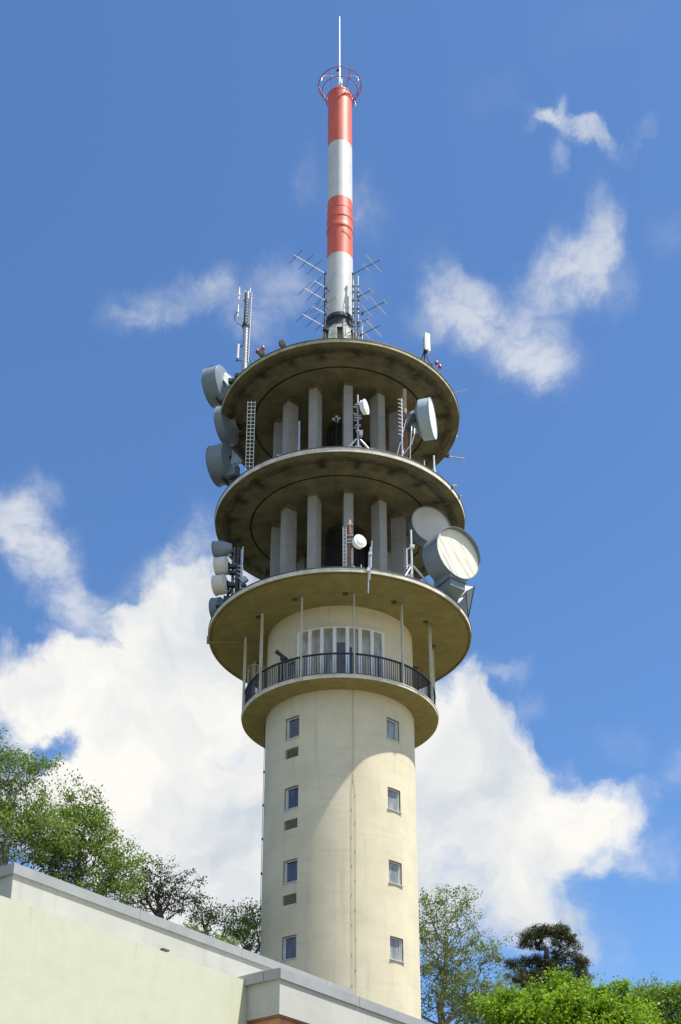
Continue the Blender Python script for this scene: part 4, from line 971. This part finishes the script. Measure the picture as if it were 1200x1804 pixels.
# block A (upper)
dA = 9.0
A0w, A2w = A0 - Nr * .05, A2 - Nr * .05
A2e = A2w + U_ * -.05
poly = [A0w + V_ * 0, A2e, A2e + V_ * dA, A0w + V_ * dA]
b = MB(); prism(b, poly, GZ, zA - .03); b.build('wall', 'greywall', tall)
def coping(b, P0, P1, nrm, ztop, h=hc, joints=3.0, over=.05, wid=.42, mi=0, ext0=0., ext1=0.):
    d = (P1 - P0); Ln = d.length; d.normalize(); s = -ext0; k = 0
    while s < Ln + ext1 - 1e-6:
        e = min(Ln + ext1, (s if s > 0 else 0) + joints)
        c = P0 + d * ((s + e) / 2) - nrm * (wid / 2 - over); c.z = ztop - h / 2
        b.box(c, (e - s - .012, wid, h), (d, nrm, UP), mi); s = e; k += 1
b = MB(); coping(b, A0w, A2e, Nr, zA, joints=3.6, ext0=.05); b.build('coping', 'cap_metal', tall)
b = MB(); coping(b, A0w - Nr * .40 + V_ * .0, A0w - Nr * .40 + V_ * dA, Vector((V_.y, -V_.x, 0)) * -1 if Vector((V_.y, -V_.x, 0)).dot(U_) > 0 else Vector((V_.y, -V_.x, 0)), zA, joints=3.6, ext0=-.02); b.build('coping', 'cap_metal', tall)
# block C (protruding corner bay)
Cw = Cc - Nr * .05; LC = 16.0
NlC = Vector((V_.y, -V_.x, 0)); NlC = -NlC if NlC.dot(U_) > 0 else NlC
Cw = Cw - NlC * .05
hf = .98
polyC = [Cw, Cw + U_ * LC, Cw + U_ * LC + V_ * 2.9, Cw + V_ * 2.9]
zf = zfor(1786, Cw.y)
b = MB(); prism(b, polyC, zf, zC - .02); b.build('fascia', 'greywall', tall)
Ci = Cw - Nr * .10 - NlC * .10
polyI = [Ci, Ci + U_ * (LC - .1), Ci + U_ * (LC - .1) + V_ * 2.6, Ci + V_ * 2.6]
b = MB(); prism(b, polyI, GZ, zf - .05); b.build('bay_wall', 'brick', tall)
b = MB(); prism(b, [p + Nr * 0 for p in [Cw - Nr * .03 - NlC * .03, Cw + U_ * LC - Nr * .03, Cw + U_ * LC + V_ * 2.8, Cw + V_ * 2.8 - NlC * .03]], zf - .05, zf - .003); b.build('drip_ledge', 'brown', tall)
b = MB(); coping(b, Cw, Cw + U_ * LC, Nr, zC, h=.235, joints=3.1, wid=.45, ext0=.05); b.build('coping', 'cap_metal', tall)
b = MB(); coping(b, Cw - Nr * .40, Cw - Nr * .40 + V_ * 2.6, NlC, zC, h=.235, joints=3.1, wid=.45, ext0=-.0); b.build('coping', 'cap_metal', tall)
# green rendered block
GREEN_TOP = zG - GZ
M['green'] = mat('pale_green_render', (.57, .585, .44), .9, var=.022, vscale=2.5, bump=.14, bscale=30, build=green_extra)
grn = thing('green_building', 'pale yellow-green rendered wall block with a plain top edge, bottom left', 'building', (G1.x, G1.y, GZ))
G1w = Vector((G1.x, G1.y, 0)); Gs = G1w - U_ * 22
Gp = [Gs, G1w, G1w - Nr * (wG - .08), Gs - Nr * (wG - .08)]
b = MB(); prism(b, Gp, GZ, zG); b.build('wall', 'green', grn)
# small drain spout sticking out of the grey wall
q = at_plane(287, 1674.5, PA, Nr); MB().box(q + Nr * .06, (.20, .10, .035), (U_, Nr, UP)).build('spout', 'brown_dark', tall)

# ------------------------------------------------------------------ TREES
def leaf_mat(name, c1, c2, c3, trans=.35):
    m = bpy.data.materials.new(name); m.use_nodes = True; t = m.node_tree
    b = t.nodes['Principled BSDF']; out = t.nodes['Material Output']
    at = t.nodes.new('ShaderNodeAttribute'); at.attribute_name = 'tint'
    k_ = 1.35
    c = ramp(t, at.outputs['Fac'], [(0., tuple(v * k_ for v in c1)), (.5, tuple(v * k_ for v in c2)), (1., tuple(v * k_ for v in c3))])
    t.links.new(c, b.inputs['Base Color']); b.inputs['Roughness'].default_value = .55; b.inputs['Specular IOR Level'].default_value = .35
    tr = t.nodes.new('ShaderNodeBsdfTranslucent'); bright = mixc(t, .5, c, (.25, .42, .03)); t.links.new(bright, tr.inputs[0])
    mx = t.nodes.new('ShaderNodeMixShader'); mx.inputs[0].default_value = trans
    t.links.new(b.outputs[0], mx.inputs[1]); t.links.new(tr.outputs[0], mx.inputs[2]); t.links.new(mx.outputs[0], out.inputs['Surface'])
    return m
M['bark'] = mat('bark', (.13, .10, .075), .9, var=.2, vscale=6, bump=.5)
M['bark_pale'] = mat('pale_bark', (.20, .185, .15), .9, var=.2, vscale=6, bump=.4)
LM = {
 'mid': leaf_mat('mid_green_leaf', (.055, .085, .016), (.10, .145, .024), (.17, .225, .045)),
 'bright': leaf_mat('bright_green_leaf', (.085, .15, .006), (.15, .25, .010), (.25, .36, .02), .45),
 'greyish': leaf_mat('grey_green_leaf', (.065, .085, .026), (.11, .135, .04), (.18, .21, .075), .3),
 'fresh': leaf_mat('fresh_green_leaf', (.06, .105, .010), (.11, .18, .016), (.19, .28, .03), .4),
 'copper': leaf_mat('dark_copper_leaf', (.030, .030, .016), (.05, .048, .024), (.08, .09, .035), .2),
 'pine': leaf_mat('pine_needle', (.020, .026, .011), (.036, .040, .017), (.075, .07, .030), .1),
}
def tree(name, label, cat, Y, base_px, crown, n_att, leaf, per, lsize, sig, seed, bark='bark', group=None, upbias=.35, elong=1.7, twig=.0055, needle=False, shell=.3, straight=False, flat=.7):
    """Y = world y; crown = list of (px, py, rx_px, ry_px, weight)"""
    rg = np.random.RandomState(seed)
    pm = F / ((Y + CD) * cos(TH) + 14 * sin(TH))
    bx_ = at_y(base_px, 1700, Y).x; gz = hill(bx_, Y)
    base = np.array([bx_, Y, gz - .2])
    att = []
    wt = np.array([c[4] * c[2] * c[3] for c in crown], float); wt /= wt.sum()
    for (px, py, rx, ry, w), f_ in zip(crown, wt):
        c = at_y(px, py, Y); rX, rZ = rx / pm, ry / pm / .9; rY = (rX + rZ) * .55
        k = max(4, int(n_att * 1.9 * f_)); kc = max(3, k // 9)
        d = rg.normal(size=(kc, 3)); d /= np.linalg.norm(d, axis=1)[:, None]
        r = rg.uniform(shell, 1., size=(kc, 1)) ** .8 * (1 + .20 * rg.normal(size=(kc, 1)).clip(-1, 1.4))
        cc = np.array([c.x, c.y, c.z]) + d * r * np.array([rX, rY, rZ])
        pick = rg.randint(0, kc, size=k); off_ = rg.normal(size=(k, 3)) * min(.42, .34 * min(rX, rZ) + .10) * np.array([1, 1, flat])
        att.append(cc[pick] + off_)
    att = np.concatenate(att)
    cz0 = att[:, 2].min(); cm = att.mean(0)
    # trunk
    nodes = [base]; par = [-1]
    topz = att[:, 2].max() - (att[:, 2].max() - cz0) * (.06 if straight else .30); nt_ = 14
    for i in range(1, nt_ + 1):
        f_ = i / nt_; p = base * (1 - f_) + np.array([cm[0], cm[1], topz]) * f_
        p[0] = base[0] + (cm[0] - base[0]) * f_ ** 2 + rg.normal() * .10; p[1] += rg.normal() * .1
        nodes.append(p); par.append(i - 1)
    P_ = np.array(nodes); plen = [0.]
    for i in range(1, len(nodes)): plen.append(plen[-1] + np.linalg.norm(nodes[i] - nodes[i - 1]))
    order = np.argsort(np.linalg.norm((att - np.array([cm[0], cm[1], cz0])) * [1, 1, .8], axis=1))
    nodes = list(nodes); tips = []
    arr = np.zeros((len(nodes) + len(att) * 4 + 10, 3)); arr[:len(nodes)] = nodes; pl = np.zeros(len(arr)); pl[:len(plen)] = plen; cnt = len(nodes)
    for ia in order:
        a = att[ia]; dv_ = arr[:cnt] - a; ds = np.linalg.norm(dv_, axis=1)
        pen = np.where(arr[:cnt, 2] > a[2] + .2, (arr[:cnt, 2] - a[2]) * upbias * 2, 0)
        pen = pen + (arr[:cnt, 2] < cz0 - 1.) * 5
        j = int(np.argmin(ds + (.0 if straight else .22) * pl[:cnt] + pen + (np.abs(arr[:cnt, 2] - a[2]) * 1.5 if straight else 0))); s = arr[j]; L_ = ds[j]
        k = 1 if L_ < .8 else (2 if L_ < 2 else 3); prev = j
        for q in range(1, k + 1):
            f_ = q / k; p = s * (1 - f_) + a * f_
            if q < k: p = p + rg.normal(size=3) * L_ * .05; p[2] += L_ * .06 * sin(pi * f_)
            arr[cnt] = p; par.append(prev); pl[cnt] = pl[prev] + L_ / k; prev = cnt; cnt += 1
        tips.append(prev)
    arr = arr[:cnt]; par = np.array(par)
    load = np.zeros(cnt); load[tips] = 1
    for i in range(cnt - 1, 0, -1): load[par[i]] += load[i]
    rad = twig * np.maximum(load, 1) ** .52
    rad = np.minimum(rad, .17); rad[:nt_] = np.maximum(rad[:nt_], twig * 6)
    root = thing(name, label, cat, tuple(base + [0, 0, .2]), group)
    tb_ = MB()
    for i in range(1, cnt):
        j = par[i]; n_ = 8 if load[i] > 40 else (5 if load[i] > 6 else 3)
        tb_.tube(arr[j], arr[i], min(rad[j], rad[i] * 1.5), rad[i], n=n_, caps=False)
    tb_.build('trunk', bark, root)
    # leaves: along outer segments
    outer = [i for i in range(1, cnt) if load[i] <= 3]
    cen = []; clump = []; per = per * 2.2; lsize = lsize * .68; sig = sig * .85
    for i in outer:
        j = par[i]; n_ = max(1, int(per * (1.0 if load[i] == 1 else .6)))
        tt = rg.uniform(.2, 1.12, size=(n_, 1)); p = arr[j] * (1 - tt) + arr[i] * tt
        p = p + rg.normal(size=(n_, 3)) * sig * np.array([1, 1, .7]); cen.append(p); clump.append(np.full(n_, rg.uniform(0, 1)))
    cen = np.concatenate(cen); clump = np.concatenate(clump); n_ = len(cen)
    if needle:
        d1 = rg.normal(size=(n_, 3)); d1[:, 2] = np.abs(d1[:, 2]) + .3
    else:
        d1 = rg.normal(size=(n_, 3)); d1[:, 2] -= .35
    d1 /= np.linalg.norm(d1, axis=1)[:, None]
    up_ = rg.normal(size=(n_, 3)) * .7; up_[:, 2] += 1.0
    sde = np.cross(d1, up_); sde /= np.linalg.norm(sde, axis=1)[:, None] + 1e-9
    nrm = np.cross(sde, d1)
    sz = lsize * rg.uniform(.6, 1.35, size=(n_, 1)); w_ = sz / elong
    v = np.stack([cen - d1 * sz * .5, cen + sde * w_ * .5 - d1 * sz * .05 + nrm * w_ * .12, cen + d1 * sz * .5 - nrm * w_ * .15, cen - sde * w_ * .5 - d1 * sz * .05 + nrm * w_ * .12], 1).reshape(-1, 3)
    v -= base + np.array([0, 0, .2])
    me = bpy.data.meshes.new('crown'); me.vertices.add(n_ * 4); me.vertices.foreach_set('co', v.ravel())
    me.loops.add(n_ * 4); me.loops.foreach_set('vertex_index', np.arange(n_ * 4, dtype=np.int32))
    me.polygons.add(n_); me.polygons.foreach_set('loop_start', np.arange(0, n_ * 4, 4, dtype=np.int32)); me.polygons.foreach_set('loop_total', np.full(n_, 4, dtype=np.int32))
    at = me.attributes.new('tint', 'FLOAT', 'FACE'); at.data.foreach_set('value', (clump * .55 + rg.uniform(0, .45, n_)).astype(np.float32))
    print(name, 'leaves', n_); me.update(); me.validate(); me.materials.append(LM[leaf])
    o = bpy.data.objects.new('crown', me); C.objects.link(o); o.parent = root
    return root
Yb = -6.0
tree('deciduous_tree', 'tall fresh-green tree at the far left edge with airy pale twigs on top', 'tree', -10, -10,
     [(5, 1340, 45, 50, 1.2), (45, 1350, 40, 35, .9), (15, 1400, 60, 50, 1.1), (10, 1460, 90, 50, 1.2), (60, 1480, 60, 50, 1), (-40, 1500, 60, 80, .6)], 300, 'mid', 26, .15, .20, 3, 'bark_pale')
tree('deciduous_tree', 'leafy green tree with a bare whip-like leader rising above its crown behind the roof', 'tree', -8, 110,
     [(118, 1385, 10, 24, .5), (130, 1420, 34, 30, .8), (110, 1470, 60, 40, 1.2), (160, 1450, 32, 36, .9), (160, 1510, 70, 50, 1.4), (100, 1530, 70, 50, 1.2), (205, 1545, 42, 42, 1.2), (190, 1580, 60, 40, 1)], 380, 'mid', 30, .15, .18, 11, 'bark_pale')
tree('deciduous_tree', 'sparse dark copper-leaved tree with forked black trunks behind the grey roof', 'tree', -2, 285,
     [(250, 1545, 34, 28, .9), (290, 1550, 42, 30, 1), (325, 1560, 30, 24, .8), (300, 1585, 60, 30, 1.1), (260, 1580, 50, 30, 1.1)], 240, 'copper', 8, .15, .14, 23)
tree('deciduous_tree', 'thin half-bare tree with crooked twigs right of the copper-leaved one', 'tree', -2, 370,
     [(362, 1606, 30, 20, 1), (398, 1600, 22, 18, .7), (385, 1632, 40, 20, 1), (345, 1628, 26, 18, 1)], 120, 'mid', 6, .15, .13, 31)
tree('young_tree', 'fresh green treetop just left of the tower shaft behind the roof', 'tree', 1, 445,
     [(440, 1640, 30, 34, 1), (425, 1662, 36, 26, 1.1), (465, 1655, 40, 50, 1)], 150, 'mid', 16, .15, .16, 37, 'bark_pale')
tree('young_tree', 'low fresh green bush-like treetop peeking over the roof between the thin trees', 'tree', -5, 350,
     [(345, 1642, 16, 10, 1), (390, 1662, 20, 11, 1)], 60, 'fresh', 12, .14, .15, 41)
tree('deciduous_tree', 'large airy grey-green tree with pale branches right of the tower shaft', 'tree', 3, 762,
     [(765, 1590, 30, 26, .8), (805, 1600, 34, 28, .8), (770, 1640, 55, 50, 1.1), (825, 1650, 42, 40, 1), (850, 1690, 32, 34, .8), (790, 1700, 70, 50, 1.3), (770, 1760, 60, 50, 1.3), (840, 1750, 60, 45, 1.1), (720, 1680, 40, 90, .8)], 620, 'greyish', 13, .15, .17, 47, 'bark_pale', twig=.005)
tree('pine_tree', 'dark Scots pine with flat needle tiers rising behind the bright green foliage', 'pine tree', 12, 968,
     [(936, 1650, 20, 11, 1.2), (958, 1641, 22, 11, 1.3), (984, 1641, 22, 11, 1.3), (1001, 1655, 14, 10, 1), (926, 1664, 12, 7, .7), (1008, 1672, 10, 8, .6), (955, 1662, 14, 8, .6), (985, 1664, 14, 8, .6), (975, 1678, 14, 9, .5), (1018, 1697, 22, 11, 1.2), (992, 1688, 20, 9, 1), (912, 1699, 18, 8, 1.1), (938, 1694, 22, 9, 1.1), (962, 1702, 24, 12, 1.2), (922, 1724, 26, 11, 1.2), (948, 1718, 24, 12, 1.2), (1020, 1716, 20, 12, 1.1), (990, 1715, 24, 12, 1.1), (965, 1742, 60, 18, 1.2)], 780, 'pine', 30, .20, .13, 53, needle=True, elong=4.5, shell=.1, straight=True, flat=.58)
tree('leafy_tree', 'dense bright lime-green tree filling the bottom right', 'tree', -9, 1000,
     [(915, 1785, 50, 30, 1.2), (1000, 1785, 60, 32, 1.3), (1075, 1785, 50, 30, 1.1), (985, 1725, 14, 20, .5), (992, 1750, 34, 16, .8), (940, 1752, 22, 13, .5), (905, 1755, 16, 14, .35), (1078, 1742, 15, 18, .5), (1055, 1760, 26, 12, .5), (960, 1815, 90, 40, 1.3), (1060, 1815, 90, 40, 1.3), (885, 1800, 36, 30, .8)], 560, 'bright', 30, .20, .20, 59)
tree('leafy_tree', 'darker green tree at the lower right corner', 'tree', -4, 1160,
     [(1150, 1762, 26, 22, .8), (1135, 1785, 40, 26, 1), (1185, 1768, 30, 24, .9), (1190, 1800, 70, 45, 1.3), (1110, 1790, 50, 40, 1)], 300, 'fresh', 28, .16, .20, 61)
tree('deciduous_tree', 'shaded green tree behind the bright one, bottom right of the shaft', 'tree', 6, 900,
     [(900, 1760, 50, 36, 1), (860, 1790, 60, 40, 1.2), (1000, 1740, 26, 30, .6)], 170, 'mid', 24, .17, .22, 67)
